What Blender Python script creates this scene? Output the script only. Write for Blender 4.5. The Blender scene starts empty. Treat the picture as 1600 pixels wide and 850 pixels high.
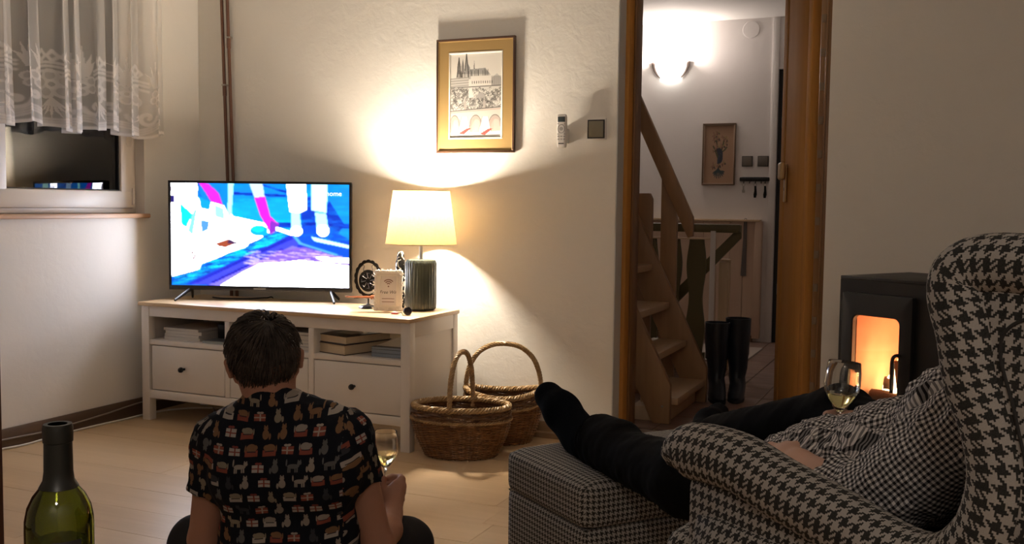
import bpy, bmesh, math, random
import numpy as np
from mathutils import Vector, Matrix
rng = np.random.default_rng(7)
random.seed(7)
S = bpy.context.scene
COL = S.collection

# ------------------------------------------------------------------ camera
CAM_Z = 1.05
PITCH, ROLL, YAW, FPX = math.radians(3.84), math.radians(-0.72), math.radians(23.62), 1550.0
def _camrot():
    cy, sy = math.cos(YAW), math.sin(YAW)
    f0 = np.array([-sy, cy, 0.]); r0 = np.array([cy, sy, 0.]); u0 = np.array([0, 0, 1.])
    f = f0*math.cos(PITCH) - u0*math.sin(PITCH)
    u = u0*math.cos(PITCH) + f0*math.sin(PITCH)
    c, s = math.cos(ROLL), math.sin(ROLL)
    return r0*c - u*s, u*c + r0*s, f
CR, CU, CF = _camrot()
cam = bpy.data.cameras.new('camera'); cam.sensor_width = 36; cam.lens = FPX/1600*36
cam.clip_start = 0.02; cam.clip_end = 60
camo = bpy.data.objects.new('camera', cam); COL.objects.link(camo)
m = Matrix.Identity(4)
for i in range(3):
    m[i][0] = CR[i]; m[i][1] = CU[i]; m[i][2] = -CF[i]
m[2][3] = CAM_Z
camo.matrix_world = m
S.camera = camo
def W(px, py, Z):
    """a real point: Z metres in front of the photographer along the sight line of a photo pixel"""
    return np.array([0, 0, CAM_Z]) + Z*(CF + CR*(px-800)/FPX - CU*(py-425)/FPX)

# ------------------------------------------------------------------ world, exposure, lights
wd = bpy.data.worlds.new('night'); S.world = wd; wd.use_nodes = True
wd.node_tree.nodes['Background'].inputs[0].default_value = (0.010, 0.012, 0.018, 1)
wd.node_tree.nodes['Background'].inputs[1].default_value = 0.4
S.view_settings.view_transform = 'Standard'
S.view_settings.look = 'None'
S.view_settings.exposure = 1.5
S.view_settings.gamma = 1.0
S.view_settings.use_curve_mapping = False
S.cycles.use_denoising = True
S.cycles.max_bounces = 14
S.cycles.diffuse_bounces = 6
S.cycles.transmission_bounces = 12
S.cycles.transparent_max_bounces = 24
S.cycles.caustics_reflective = False
S.cycles.caustics_refractive = False
S.cycles.sample_clamp_indirect = 6.0
def lamp(name, kind, loc, energy, col, size=0.03, rot=None, parent=None):
    d = bpy.data.lights.new(name, kind); d.energy = energy; d.color = col
    if kind == 'AREA':
        d.size = size
    else:
        d.shadow_soft_size = size
    o = bpy.data.objects.new(name, d); o.location = loc
    if rot: o.rotation_euler = rot
    COL.objects.link(o)
    return o
LAMP_E, SCONCE_E, FIRE_E, TV_E, BACK_E = 62.0, 7.0, 1.35, 2.6, 5.0
# unseen area fill added behind the camera to lift the foreground
lamp('back_fill', 'AREA', (0.2, -0.75, 2.42), BACK_E, (1.0, 0.87, 0.77), 0.35)

# ------------------------------------------------------------------ geometry helpers
class G:
    """verts, faces, per-loop uv"""
    def __init__(s): s.v = []; s.f = []; s.uv = []
    def add(s, v, f, uv=None):
        n = len(s.v); s.v += [tuple(map(float, p)) for p in v]
        for i, q in enumerate(f):
            s.f.append(tuple(int(k)+n for k in q)); s.uv.append(uv[i] if uv is not None else None)
        return s
    def __iadd__(s, o):
        s.add(o.v, o.f, o.uv if any(u is not None for u in o.uv) else None); return s
    def xf(s, M):
        s.v = [tuple(M @ Vector(p)) for p in s.v]; return s
    def move(s, x, y, z):
        s.v = [(p[0]+x, p[1]+y, p[2]+z) for p in s.v]; return s
    def rz(s, a):
        return s.xf(Matrix.Rotation(a, 4, 'Z'))
def from_bm(bm):
    g = G(); bm.verts.index_update()
    g.add([v.co[:] for v in bm.verts], [[v.index for v in f.verts] for f in bm.faces]); bm.free(); return g
def box(x0, x1, y0, y1, z0, z1, bev=0.0, seg=2):
    bm = bmesh.new(); bmesh.ops.create_cube(bm, size=1)
    for v in bm.verts:
        v.co = ((x0+x1)/2 + v.co.x*(x1-x0), (y0+y1)/2 + v.co.y*(y1-y0), (z0+z1)/2 + v.co.z*(z1-z0))
    if bev > 0:
        bmesh.ops.bevel(bm, geom=bm.edges[:], offset=bev, segments=seg, profile=0.5, affect='EDGES')
    return from_bm(bm)
def prism(poly, d0, d1, axes='xz', bev=0.0, seg=2):
    """polygon in two axes extruded along the third from d0 to d1"""
    bm = bmesh.new()
    def P(a, b, d):
        return {'xz': (a, d, b), 'yz': (d, a, b), 'xy': (a, b, d)}[axes]
    vs = [bm.verts.new(P(a, b, d0)) for a, b in poly]
    f = bm.faces.new(vs)
    r = bmesh.ops.extrude_face_region(bm, geom=[f])
    dv = Vector(P(0, 0, d1)) - Vector(P(0, 0, d0))
    bmesh.ops.translate(bm, vec=dv, verts=[e for e in r['geom'] if isinstance(e, bmesh.types.BMVert)])
    bmesh.ops.recalc_face_normals(bm, faces=bm.faces[:])
    if bev > 0:
        es = [e for e in bm.edges if e.calc_face_angle(0) > 0.5]
        bmesh.ops.bevel(bm, geom=es, offset=bev, segments=seg, profile=0.5, affect='EDGES', clamp_overlap=True)
    return from_bm(bm)
def grid(P, cu=False, cv=False, flip=False):
    """P[n][m] points -> quads with metric uv"""
    P = np.asarray(P, float); n, m = P.shape[:2]
    du = np.linalg.norm(np.diff(np.concatenate([P, P[:1]]) if cu else P, axis=0), axis=2).mean(1)
    dv = np.linalg.norm(np.diff(np.concatenate([P, P[:, :1]], 1) if cv else P, axis=1), axis=2).mean(0)
    U = np.concatenate([[0], np.cumsum(du)]); V = np.concatenate([[0], np.cumsum(dv)])
    f = []; uv = []
    for i in range(n if cu else n-1):
        for j in range(m if cv else m-1):
            a, b = (i+1) % n, (j+1) % m
            q = [i*m+j, a*m+j, a*m+b, i*m+b]; t = [(U[i], V[j]), (U[i+1], V[j]), (U[i+1], V[j+1]), (U[i], V[j+1])]
            if flip: q.reverse(); t.reverse()
            f.append(q); uv.append(t)
    return G().add(P.reshape(-1, 3), f, uv)
def smooth_path(pts, n):
    """Catmull-Rom through points"""
    p = np.asarray(pts, float); p = np.vstack([2*p[0]-p[1], p, 2*p[-1]-p[-2]])
    out = []; k = len(p)-3
    for s in np.linspace(0, k, n):
        i = min(int(s), k-1); t = s-i
        a, b, c, d = p[i:i+4]
        out.append(0.5*((2*b) + (-a+c)*t + (2*a-5*b+4*c-d)*t*t + (-a+3*b-3*c+d)*t**3))
    return np.array(out)
def tube(pts, r, n=8, closed=False, caps=True, flat=1.0, up=None):
    """swept circle (flat: ratio of the second radius); parallel transported frame"""
    p = np.asarray(pts, float); k = len(p)
    r = np.full(k, r) if np.isscalar(r) else np.asarray(r, float)
    T = np.roll(p, -1, 0)-np.roll(p, 1, 0) if closed else np.gradient(p, axis=0)
    T /= np.linalg.norm(T, axis=1)[:, None]+1e-12
    a = np.array(up, float) if up is not None else (np.array([0, 0, 1.]) if abs(T[0][2]) < 0.9 else np.array([1., 0, 0]))
    N = a - T[0]*(a@T[0]); N /= np.linalg.norm(N)
    rings = []
    for i in range(k):
        if up is not None: N = np.array(up, float)
        N = N - T[i]*(N@T[i]); N /= np.linalg.norm(N)+1e-12
        B = np.cross(T[i], N)
        an = np.arange(n)*2*math.pi/n
        rings.append(p[i] + r[i]*(np.cos(an)[:, None]*N + flat*np.sin(an)[:, None]*B))
    g = grid(rings, cu=closed, cv=True)
    if caps and not closed:
        g.add([], [])
        for i, fl in ((0, False), (k-1, True)):
            q = [i*n+j for j in range(n)]
            if fl: q.reverse()
            g.f.append(tuple(q)); g.uv.append([(0, 0)]*n)
    return g
def lathe(prof, n=32, c=(0, 0, 0)):
    """profile of (r, z) turned round z, poles closed"""
    an = np.arange(n)*2*math.pi/n
    rings = [[(c[0]+max(r, 1e-5)*math.cos(a), c[1]+max(r, 1e-5)*math.sin(a), c[2]+z) for a in an] for r, z in prof]
    return grid(rings, cv=True, flip=True)
def softbox(sx, sy, sz, r, n=10, bulge=(0, 0, 0)):
    """rounded cushion centred on the origin"""
    g = G()
    h = np.array([sx, sy, sz])/2
    t = np.linspace(-1, 1, n)
    for ax in range(3):
        for sg in (-1, 1):
            o = [k for k in range(3) if k != ax]
            A, B = np.meshgrid(t, t, indexing='ij')
            p = np.zeros((n, n, 3)); p[..., ax] = sg; p[..., o[0]] = A; p[..., o[1]] = B
            w = np.sign(p)*np.abs(p)**0.8
            q = w*h; inner = np.clip(q, -(h-r), h-r)
            d = q-inner; L = np.linalg.norm(d, axis=2)[..., None]
            out = inner + np.where(L > 1e-9, d/np.maximum(L, 1e-9)*r, 0)
            bl = (1-A**2)*(1-B**2)*bulge[ax]
            out[..., ax] += sg*bl
            g += grid(out, flip=(sg > 0) == (ax == 1))
    return weld(g)
def weld(g, d=1e-5):
    bm = bmesh.new(); vs = [bm.verts.new(p) for p in g.v]
    for f in g.f:
        try: bm.faces.new([vs[i] for i in f])
        except ValueError: pass
    bmesh.ops.remove_doubles(bm, verts=bm.verts[:], dist=d)
    bmesh.ops.recalc_face_normals(bm, faces=bm.faces[:])
    return from_bm(bm)
def box_uv(g):
    v = np.array(g.v)
    for i, f in enumerate(g.f):
        p = v[list(f)]; nn = np.zeros(3)
        for a in range(len(f)):
            nn += np.cross(p[a], p[(a+1) % len(f)])
        ax = int(np.argmax(np.abs(nn))); o = [k for k in range(3) if k != ax]
        g.uv[i] = [(q[o[0]], q[o[1]]) for q in p]
    return g

# ------------------------------------------------------------------ objects
XF = {}
def thing(name, label, cat, loc=(0, 0, 0), rz=0.0, group=None):
    o = bpy.data.objects.new(name, None); COL.objects.link(o)
    o.empty_display_size = 0.05
    o.location = loc; o.rotation_euler = (0, 0, rz)
    XF[o.name] = Matrix.Translation(Vector(loc)) @ Matrix.Rotation(rz, 4, 'Z')
    return tag(o, label, cat, group)
def tag(o, label=None, cat=None, group=None, kind=None):
    if label: o['label'] = label
    if cat: o['category'] = cat
    if group: o['group'] = group
    if kind: o['kind'] = kind
    return o
def put(name, g, mat, parent=None, world=False, smooth=40, label=None, kind=None, cols=None):
    me = bpy.data.meshes.new(name)
    v = g.v
    if world and parent is not None:
        inv = XF[parent.name].inverted(); v = [tuple(inv @ Vector(p)) for p in v]
    me.from_pydata(v, [], g.f)
    if g.uv and any(u is not None for u in g.uv):
        L = me.uv_layers.new(name='UVMap')
        flat = []
        for f, u in zip(g.f, g.uv):
            for k in range(len(f)): flat += list(u[k]) if u is not None else [0.0, 0.0]
        L.data.foreach_set('uv', flat)
    if cols is not None:
        ca = me.color_attributes.new('Col', 'FLOAT_COLOR', 'POINT')
        ca.data.foreach_set('color', np.asarray(cols, np.float32).ravel())
    for mm in (mat if isinstance(mat, (list, tuple)) else [mat]):
        me.materials.append(mm)
    if smooth:
        me.polygons.foreach_set('use_smooth', [True]*len(me.polygons))
        if smooth < 180:
            me.set_sharp_from_angle(angle=math.radians(smooth))
    me.update()
    o = bpy.data.objects.new(name, me); COL.objects.link(o)
    if parent is not None:
        o.parent = parent
        XF[o.name] = XF[parent.name].copy()
    else:
        XF[o.name] = Matrix.Identity(4)
    if label: o['label'] = label
    if kind: o['kind'] = kind
    return o
def copy_tree(o, parent=None):
    c = o.copy(); COL.objects.link(c)
    if parent is not None: c.parent = parent
    XF[c.name] = XF[o.name].copy()
    for ch in list(o.children): copy_tree(ch, c)
    return c
def single(name, g, mat, label, cat, base=None, group=None, **k):
    """a thing that is one mesh, its origin at its base"""
    v = np.array(g.v)
    b = np.array(base) if base is not None else np.array([(v[:, 0].min()+v[:, 0].max())/2, (v[:, 1].min()+v[:, 1].max())/2, v[:, 2].min()])
    g.v = [tuple(p-b) for p in v]
    o = put(name, g, mat, **k); o.location = b
    XF[o.name] = Matrix.Translation(Vector(b))
    return tag(o, label, cat, group)
def text(name, body, size, mat, loc, rot, parent=None, shear=0.0, ext=0.0006, align='CENTER', world=True):
    c = bpy.data.curves.new(name, 'FONT'); c.body = body; c.size = size; c.extrude = ext; c.shear = shear
    c.align_x = align; c.align_y = 'CENTER'; c.resolution_u = 3
    c.materials.append(mat)
    t_ = bpy.data.objects.new(name, c); COL.objects.link(t_)
    me = bpy.data.meshes.new_from_object(t_.evaluated_get(bpy.context.evaluated_depsgraph_get()))
    bpy.data.objects.remove(t_); bpy.data.curves.remove(c)
    if not me.materials: me.materials.append(mat)
    o = bpy.data.objects.new(name, me); COL.objects.link(o)
    M = Matrix.Translation(Vector(loc)) @ rot.to_4x4()
    if parent is not None:
        o.parent = parent
        if world: M = XF[parent.name].inverted() @ M
    o.matrix_local = M
    return o

# ------------------------------------------------------------------ materials
class X:
    """arithmetic on shader sockets"""
    def __init__(s, nt, so): s.nt = nt; s.so = so
    def op(s, o, *a, clamp=False):
        n = s.nt.nodes.new('ShaderNodeMath'); n.operation = o; n.use_clamp = clamp
        for i, q in enumerate((s,)+a):
            if isinstance(q, X): s.nt.links.new(q.so, n.inputs[i])
            else: n.inputs[i].default_value = float(q)
        return X(s.nt, n.outputs[0])
    def __add__(s, o): return s.op('ADD', o)
    __radd__ = __add__
    def __sub__(s, o): return s.op('SUBTRACT', o)
    def __rsub__(s, o): return (s*-1.0)+o
    def __mul__(s, o): return s.op('MULTIPLY', o)
    __rmul__ = __mul__
    def __truediv__(s, o): return s.op('DIVIDE', o)
    def lt(s, o): return s.op('LESS_THAN', o)
    def gt(s, o): return s.op('GREATER_THAN', o)
    def floor(s): return s.op('FLOOR')
    def fract(s): return s.op('FRACT')
    def mod(s, o): return s.op('FLOORED_MODULO', o)
    def abs(s): return s.op('ABSOLUTE')
    def max(s, o): return s.op('MAXIMUM', o)
    def min(s, o): return s.op('MINIMUM', o)
    def sin(s): return s.op('SINE')
def new_mat(name):
    m = bpy.data.materials.new(name); m.use_nodes = True
    nt = m.node_tree; b = nt.nodes['Principled BSDF']
    return m, nt, b
def mixc(nt, fac, a, b):
    n = nt.nodes.new('ShaderNodeMix'); n.data_type = 'RGBA'
    for so, q in ((n.inputs[0], fac), (n.inputs[6], a), (n.inputs[7], b)):
        if isinstance(q, X): nt.links.new(q.so, so)
        elif hasattr(q, 'links'): nt.links.new(q, so)
        elif isinstance(q, (int, float)): so.default_value = q
        else: so.default_value = (*q[:3], 1)
    return n.outputs[2]
def coords(nt, kind='Object', scale=(1, 1, 1), rot=(0, 0, 0)):
    t = nt.nodes.new('ShaderNodeTexCoord'); mp = nt.nodes.new('ShaderNodeMapping')
    mp.inputs['Scale'].default_value = scale; mp.inputs['Rotation'].default_value = rot
    nt.links.new(t.outputs[kind], mp.inputs[0]); return mp.outputs[0]
def noise(nt, vec, scale, detail=3, rough=0.5, dist=0.0):
    n = nt.nodes.new('ShaderNodeTexNoise'); n.inputs['Scale'].default_value = scale; n.inputs['Detail'].default_value = detail
    n.inputs['Roughness'].default_value = rough; n.inputs['Distortion'].default_value = dist
    nt.links.new(vec, n.inputs['Vector']); return X(nt, n.outputs[0])
def bump(nt, b, h, strength=0.3, dist=0.01):
    n = nt.nodes.new('ShaderNodeBump'); n.inputs['Strength'].default_value = strength; n.inputs['Distance'].default_value = dist
    nt.links.new(h.so, n.inputs['Height']); nt.links.new(n.outputs[0], b.inputs['Normal'])
def MAT(name, col, rough=0.5, metal=0.0, var=0.12, scale=6.0, bmp=0.0, bscale=60.0, spec=0.5, stretch=(1, 1, 1), kind='Object', **extra):
    m, nt, b = new_mat(name)
    v = coords(nt, kind, stretch)
    n = noise(nt, v, scale, 4)
    lo = [c*(1-var) for c in col]; hi = [min(1, c*(1+var)) for c in col]
    nt.links.new(mixc(nt, n, lo, hi), b.inputs['Base Color'])
    b.inputs['Roughness'].default_value = rough; b.inputs['Metallic'].default_value = metal
    b.inputs['Specular IOR Level'].default_value = spec
    for k, q in extra.items(): b.inputs[k].default_value = q
    if bmp: bump(nt, b, noise(nt, v, bscale, 3), bmp, 0.004)
    return m
def WOOD(name, c1, c2, rough=0.45, axis='x', scale=3.0, knots=0.0, bmp=0.08, kind='Object', rand=0.0, spec=0.5):
    m, nt, b = new_mat(name)
    st = {'x': (0.25, 4, 4), 'y': (4, 0.25, 4), 'z': (4, 4, 0.25)}[axis]
    v = coords(nt, kind, st)
    n1 = noise(nt, v, scale, 5, 0.6, 0.6)
    n2 = noise(nt, v, scale*6, 3, 0.6)
    f = (n1*0.75+n2*0.35-0.05).op('MULTIPLY', 1.0, clamp=True)
    f = ((f-0.5)*1.8+0.5).op('ADD', 0.0, clamp=True)
    if rand:
        oi = nt.nodes.new('ShaderNodeObjectInfo')
        f = (f*(1-rand)+X(nt, oi.outputs['Random'])*rand)
    c = mixc(nt, f, c1, c2)
    if knots:
        vo = nt.nodes.new('ShaderNodeTexVoronoi'); vo.inputs['Scale'].default_value = knots
        st2 = {'x': (0.5, 1, 1), 'y': (1, 0.5, 1), 'z': (1, 1, 0.5)}[axis]
        nt.links.new(coords(nt, kind, st2), vo.inputs['Vector'])
        k = X(nt, vo.outputs['Distance']).lt(0.10)
        c = mixc(nt, k*0.75, c, [q*0.3 for q in c1])
    nt.links.new(c, b.inputs['Base Color']); b.inputs['Roughness'].default_value = rough
    b.inputs['Specular IOR Level'].default_value = spec
    if bmp: bump(nt, b, n2, bmp, 0.002)
    return m
def EMIT(name, col, strength, attr=False):
    m, nt, b = new_mat(name)
    b.inputs['Base Color'].default_value = (0.01, 0.01, 0.01, 1)
    if attr:
        a = nt.nodes.new('ShaderNodeAttribute'); a.attribute_name = 'Col'
        nt.links.new(a.outputs['Color'], b.inputs['Emission Color'])
    else:
        v = coords(nt); n = noise(nt, v, 8.0, 2)
        nt.links.new(mixc(nt, n, [c*0.93 for c in col], col), b.inputs['Emission Color'])
    b.inputs['Emission Strength'].default_value = strength
    b.inputs['Roughness'].default_value = 0.3
    return m
def GLASS(name, col=(1, 1, 1), rough=0.0, ior=1.45):
    m, nt, b = new_mat(name)
    v = coords(nt); n = noise(nt, v, 4.0, 2)
    nt.links.new(mixc(nt, n, [c*0.98 for c in col], col), b.inputs['Base Color'])
    b.inputs['Roughness'].default_value = rough; b.inputs['IOR'].default_value = ior
    b.inputs['Transmission Weight'].default_value = 1.0
    return m
def PRINT(name, rough=0.6, spec=0.3, grain=0.06):
    """flat print carried by the vertex colours of a finely divided sheet"""
    m, nt, b = new_mat(name)
    a = nt.nodes.new('ShaderNodeAttribute'); a.attribute_name = 'Col'
    n = noise(nt, coords(nt), 220.0, 2)
    nt.links.new(mixc(nt, n*grain, a.outputs['Color'], (0.1, 0.1, 0.1)), b.inputs['Base Color'])
    b.inputs['Roughness'].default_value = rough; b.inputs['Specular IOR Level'].default_value = spec
    return m

# ------------------------------------------------------------------ flat print rasteriser
class Ras:
    """colours at the vertices of an nx x ny sheet; drawing space is [0,1]^2, v down"""
    def __init__(s, nx, ny, bg):
        s.nx, s.ny = nx, ny
        s.U, s.V = np.meshgrid(np.linspace(0, 1, nx), np.linspace(0, 1, ny))
        s.c = np.ones((ny, nx, 4)); s.c[..., :3] = bg
        s.asp = 1.0
    def paint(s, mask, col, a=1.0):
        m = np.clip(mask, 0, 1)[..., None]*a
        s.c[..., :3] = s.c[..., :3]*(1-m)+np.array(col)*m
    def poly(s, pts, col, a=1.0):
        p = np.asarray(pts, float); ins = np.zeros(s.U.shape, bool); j = len(p)-1
        for i in range(len(p)):
            (xi, yi), (xj, yj) = p[i], p[j]
            c = ((yi > s.V) != (yj > s.V)) & (s.U < (xj-xi)*(s.V-yi)/((yj-yi) if abs(yj-yi) > 1e-12 else 1e-12)+xi)
            ins ^= c; j = i
        s.paint(ins.astype(float), col, a)
    def ell(s, cx, cy, rx, ry, col, a=1.0, rot=0.0, ring=0.0):
        x, y = s.U-cx, (s.V-cy)
        c, q = math.cos(rot), math.sin(rot)
        x, y = x*c+y*q, -x*q+y*c
        d = np.sqrt((x/rx)**2+(y/ry)**2)
        s.paint(((d < 1) & (d > ring)).astype(float), col, a)
    def line(s, pts, w, col, a=1.0):
        p = np.asarray(pts, float)
        for (x0, y0), (x1, y1) in zip(p[:-1], p[1:]):
            dx, dy = (x1-x0), (y1-y0)*s.asp
            L = dx*dx+dy*dy+1e-12
            t = np.clip(((s.U-x0)*dx+(s.V-y0)*s.asp*dy)/L, 0, 1)
            d = np.hypot(s.U-x0-t*dx, (s.V-y0)*s.asp-t*dy)
            s.paint(np.clip(1.5-d/w, 0, 1), col, a)
    def sheet(s, P00, P10, P01):
        """G and colours: corner top-left, top-right, bottom-left"""
        a, b, c = (np.array(q, float) for q in (P00, P10, P01))
        P = a+s.U[..., None]*(b-a)+s.V[..., None]*(c-a)
        g = grid(P, flip=False)
        return g, s.c.reshape(-1, 4)

# ------------------------------------------------------------------ bodies: signed distance field + surface nets
def rot_to(z):
    z = np.array(z, float); z /= np.linalg.norm(z)
    a = np.array([1., 0, 0]) if abs(z[0]) < 0.8 else np.array([0, 1., 0])
    x = np.cross(a, z); x /= np.linalg.norm(x); return np.stack([x, np.cross(z, x), z])
def d_prim(pr, p):
    if pr[0] == 'c':
        a, b, ra, rb = np.array(pr[1]), np.array(pr[2]), pr[3], pr[4]
        ab = b-a; t = np.clip(((p-a)@ab)/(ab@ab+1e-12), 0, 1)
        return np.linalg.norm(p-a-t[..., None]*ab, axis=-1)-(ra+(rb-ra)*t)
    if pr[0] == 'e':
        c, r, Rm = np.array(pr[1]), np.array(pr[2]), np.array(pr[3])
        q = (p-c)@Rm.T
        k0 = np.linalg.norm(q/r, axis=-1); k1 = np.linalg.norm(q/(r*r), axis=-1)
        return k0*(k0-1)/np.maximum(k1, 1e-6)
    if pr[0] == 'cut':     # members, planes (point, outward normal)
        d = None
        for q in pr[1]:
            e = d_prim(q, p); d = e if d is None else smin(d, e, pr[3] if len(pr) > 3 else 0.01)
        for pt, nn in pr[2]:
            nn = np.array(nn)/np.linalg.norm(nn); d = np.maximum(d, (p-np.array(pt))@nn)
        return d
def bb(pr):
    if pr[0] == 'c':
        a, b = np.array(pr[1]), np.array(pr[2]); r = max(pr[3], pr[4])
        return np.minimum(a, b)-r, np.maximum(a, b)+r
    if pr[0] == 'e':
        r = max(pr[2]); return np.array(pr[1])-r, np.array(pr[1])+r
    bs = [bb(q) for q in pr[1]]
    return np.min([b[0] for b in bs], 0), np.max([b[1] for b in bs], 0)
def smin(a, b, k):
    h = np.clip(0.5+0.5*(b-a)/k, 0, 1)
    return b+(a-b)*h-k*h*(1-h)
def body(prims, h=0.006, k=0.03, sub=(), disp=None):
    """prims: (prim, k or None)...; sub: prims carved away; returns G"""
    prims = [(q if isinstance(q[0], tuple) else (q, k)) for q in prims]
    lo = np.min([bb(q)[0] for q, _ in prims], 0)-4*h; hi = np.max([bb(q)[1] for q, _ in prims], 0)+4*h
    n = np.ceil((hi-lo)/h).astype(int)+1
    F = np.full(n, 0.2, np.float64)
    ax = [lo[i]+h*np.arange(n[i]) for i in range(3)]
    def block(q, m):
        b0, b1 = bb(q)
        i0 = np.clip(((b0-m-lo)/h).astype(int), 0, n-1); i1 = np.clip(((b1+m-lo)/h).astype(int)+2, 1, n)
        sl = tuple(slice(i0[i], i1[i]) for i in range(3))
        p = np.stack(np.meshgrid(*[ax[i][sl[i]] for i in range(3)], indexing='ij'), -1)
        return sl, p
    for q, kk in prims:
        sl, p = block(q, max(0.03, kk))
        F[sl] = smin(F[sl], d_prim(q, p), kk)
    for q, kk in sub:
        sl, p = block(q, max(0.03, kk))
        F[sl] = -smin(-F[sl], d_prim(q, p), kk)
    if disp is not None:
        near = np.abs(F) < 0.03
        idx = np.argwhere(near); p = lo+idx*h
        F[near] += disp(p)
    s = F < 0
    c = [s[i:n[0]-1+i, j:n[1]-1+j, l:n[2]-1+l] for i in (0, 1) for j in (0, 1) for l in (0, 1)]
    cnt = sum(q.astype(np.int8) for q in c)
    act = (cnt > 0) & (cnt < 8)
    I = np.argwhere(act); vid = np.full(act.shape, -1, np.int64); vid[act] = np.arange(len(I))
    acc = np.zeros((len(I), 3)); num = np.zeros(len(I))
    cor = [(i, j, l) for i in (0, 1) for j in (0, 1) for l in (0, 1)]
    val = {q: F[I[:, 0]+q[0], I[:, 1]+q[1], I[:, 2]+q[2]] for q in cor}
    for a in cor:
        for d in range(3):
            if a[d]: continue
            b = list(a); b[d] = 1; b = tuple(b)
            va, vb = val[a], val[b]; x = (va < 0) != (vb < 0)
            t = np.where(x, va/np.where(x, va-vb, 1), 0)
            pt = np.array(a, float)[None, :].repeat(len(I), 0); pt[:, d] += t
            acc[x] += pt[x]; num[x] += 1
    v = lo+h*(I+acc/num[:, None])
    faces = []
    for d in range(3):
        e1, e2 = (d+1) % 3, (d+2) % 3
        A = s.take(range(n[d]-1), d); B = s.take(range(1, n[d]), d)
        E = np.argwhere(A != B)
        ok = (E[:, e1] > 0) & (E[:, e2] > 0) & (E[:, e1] < n[e1]-1) & (E[:, e2] < n[e2]-1)
        E = E[ok]
        sg = s[tuple(E.T)]
        q = []
        for o1, o2 in ((1, 1), (0, 1), (0, 0), (1, 0)):
            J = E.copy(); J[:, e1] -= o1; J[:, e2] -= o2
            q.append(vid[tuple(J.T)])
        q = np.stack(q, 1)
        q[~sg] = q[~sg][:, ::-1]
        faces.append(q)
    f = np.concatenate(faces)
    f = f[(f >= 0).all(1)]
    # one pass of smoothing
    nb = np.zeros_like(v); nc = np.zeros(len(v))
    for a in range(4):
        b = (a+1) % 4
        np.add.at(nb, f[:, a], v[f[:, b]]); np.add.at(nc, f[:, a], 1)
        np.add.at(nb, f[:, b], v[f[:, a]]); np.add.at(nc, f[:, b], 1)
    v = v*0.5+0.5*nb/np.maximum(nc, 1)[:, None]
    g = G(); g.v = [tuple(p) for p in v]; g.f = [tuple(int(k) for k in q) for q in f]; g.uv = [None]*len(g.f)
    return g
def bone_uv(g, bones):
    """bones: (a, b, R, ref) cylinder unwrap round the nearest bone, or ('flat', a, b, right) plane"""
    v = np.array(g.v); f = np.array(g.f); c = v[f].mean(1)
    D = []
    for bo in bones:
        a, b = (bo[1], bo[2]) if bo[0] == 'flat' else (bo[0], bo[1])
        rad = bo[4] if len(bo) > 4 else 0.0
        a, b = np.array(a), np.array(b); ab = b-a; t = np.clip(((c-a)@ab)/(ab@ab), 0, 1)
        D.append(np.linalg.norm(c-a-t[:, None]*ab, axis=1)-rad)
    w = np.argmin(np.array(D), 0)
    UV = np.zeros((len(f), 4, 2))
    for i, bo in enumerate(bones):
        k = w == i
        p = v[f[k]]
        if bo[0] == 'flat' and len(bo) > 5:      # front or side plane, whichever the face turns to
            a, rt = np.array(bo[1]), np.array(bo[3]); ax = np.array(bo[2])-a; ax /= np.linalg.norm(ax); dp = np.cross(rt, ax)
            nn = np.cross(p[:, 1]-p[:, 0], p[:, 2]-p[:, 0]); sd_ = (np.abs(nn@rt) > np.abs(nn@dp))[:, None]
            UV[k] = np.stack([np.where(sd_, (p-a)@dp, (p-a)@rt), (p-a)@ax], -1)
        elif bo[0] == 'flat':
            a, rt = np.array(bo[1]), np.array(bo[3]); ax = np.array(bo[2])-a; ax /= np.linalg.norm(ax)
            UV[k] = np.stack([(p-a)@rt, (p-a)@ax], -1)
        else:
            a, b, R_, ref = np.array(bo[0]), np.array(bo[1]), bo[2], np.array(bo[3], float)
            ax = (b-a)/np.linalg.norm(b-a); rf = ref-ax*(ref@ax); rf /= np.linalg.norm(rf); sd = np.cross(ax, rf)
            q = p-a; an = np.arctan2(q@sd, q@rf)
            a0 = an[:, :1]; an = a0+((an-a0+math.pi) % (2*math.pi)-math.pi)
            UV[k] = np.stack([an*R_, q@ax+0.37*i], -1)
    g.uv = [[tuple(q) for q in u] for u in UV]
    return g
# ------------------------------------------------------------------ the room
LW, WY, RW, FY, CEIL = -3.62, 4.15, 0.95, -1.3, 2.5
HY, HL, HR, HC = 7.92, -3.1, 0.15, 2.525     # the hall behind the door
def plaster(name, col, b1=0.30):
    m, nt, b = new_mat(name)
    v = coords(nt)
    n = noise(nt, v, 1.3, 4)
    nt.links.new(mixc(nt, n, [c*0.94 for c in col], [min(1, c*1.04) for c in col]), b.inputs['Base Color'])
    h = noise(nt, v, 16.0, 6, 0.6, 0.4)*0.8+noise(nt, v, 5.0, 3)*0.5
    bump(nt, b, h, b1, 0.012)
    b.inputs['Roughness'].default_value = 0.85; b.inputs['Specular IOR Level'].default_value = 0.2
    return m
M_wall = plaster('warm_white_plaster', (0.78, 0.755, 0.71))
M_wall2 = plaster('smooth_white_plaster', (0.78, 0.755, 0.72), 0.15)
M_hall = plaster('hall_plaster', (0.80, 0.765, 0.74), 0.15)
M_ceil = plaster('ceiling_paint', (0.82, 0.80, 0.76), 0.1)
M_reveal = plaster('grey_white_reveal', (0.60, 0.61, 0.62), 0.1)
M_plank = WOOD('laminate_oak', (0.46, 0.31, 0.17), (0.66, 0.48, 0.29), 0.38, 'x', 2.2, 0, 0.03, rand=0.35)
M_slab = MAT('subfloor', (0.25, 0.18, 0.11), 0.8)
M_door = WOOD('honey_oak_veneer', (0.46, 0.215, 0.055), (0.58, 0.30, 0.09), 0.8, 'z', 2.6, 0, 0.03, spec=0.06)
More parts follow.
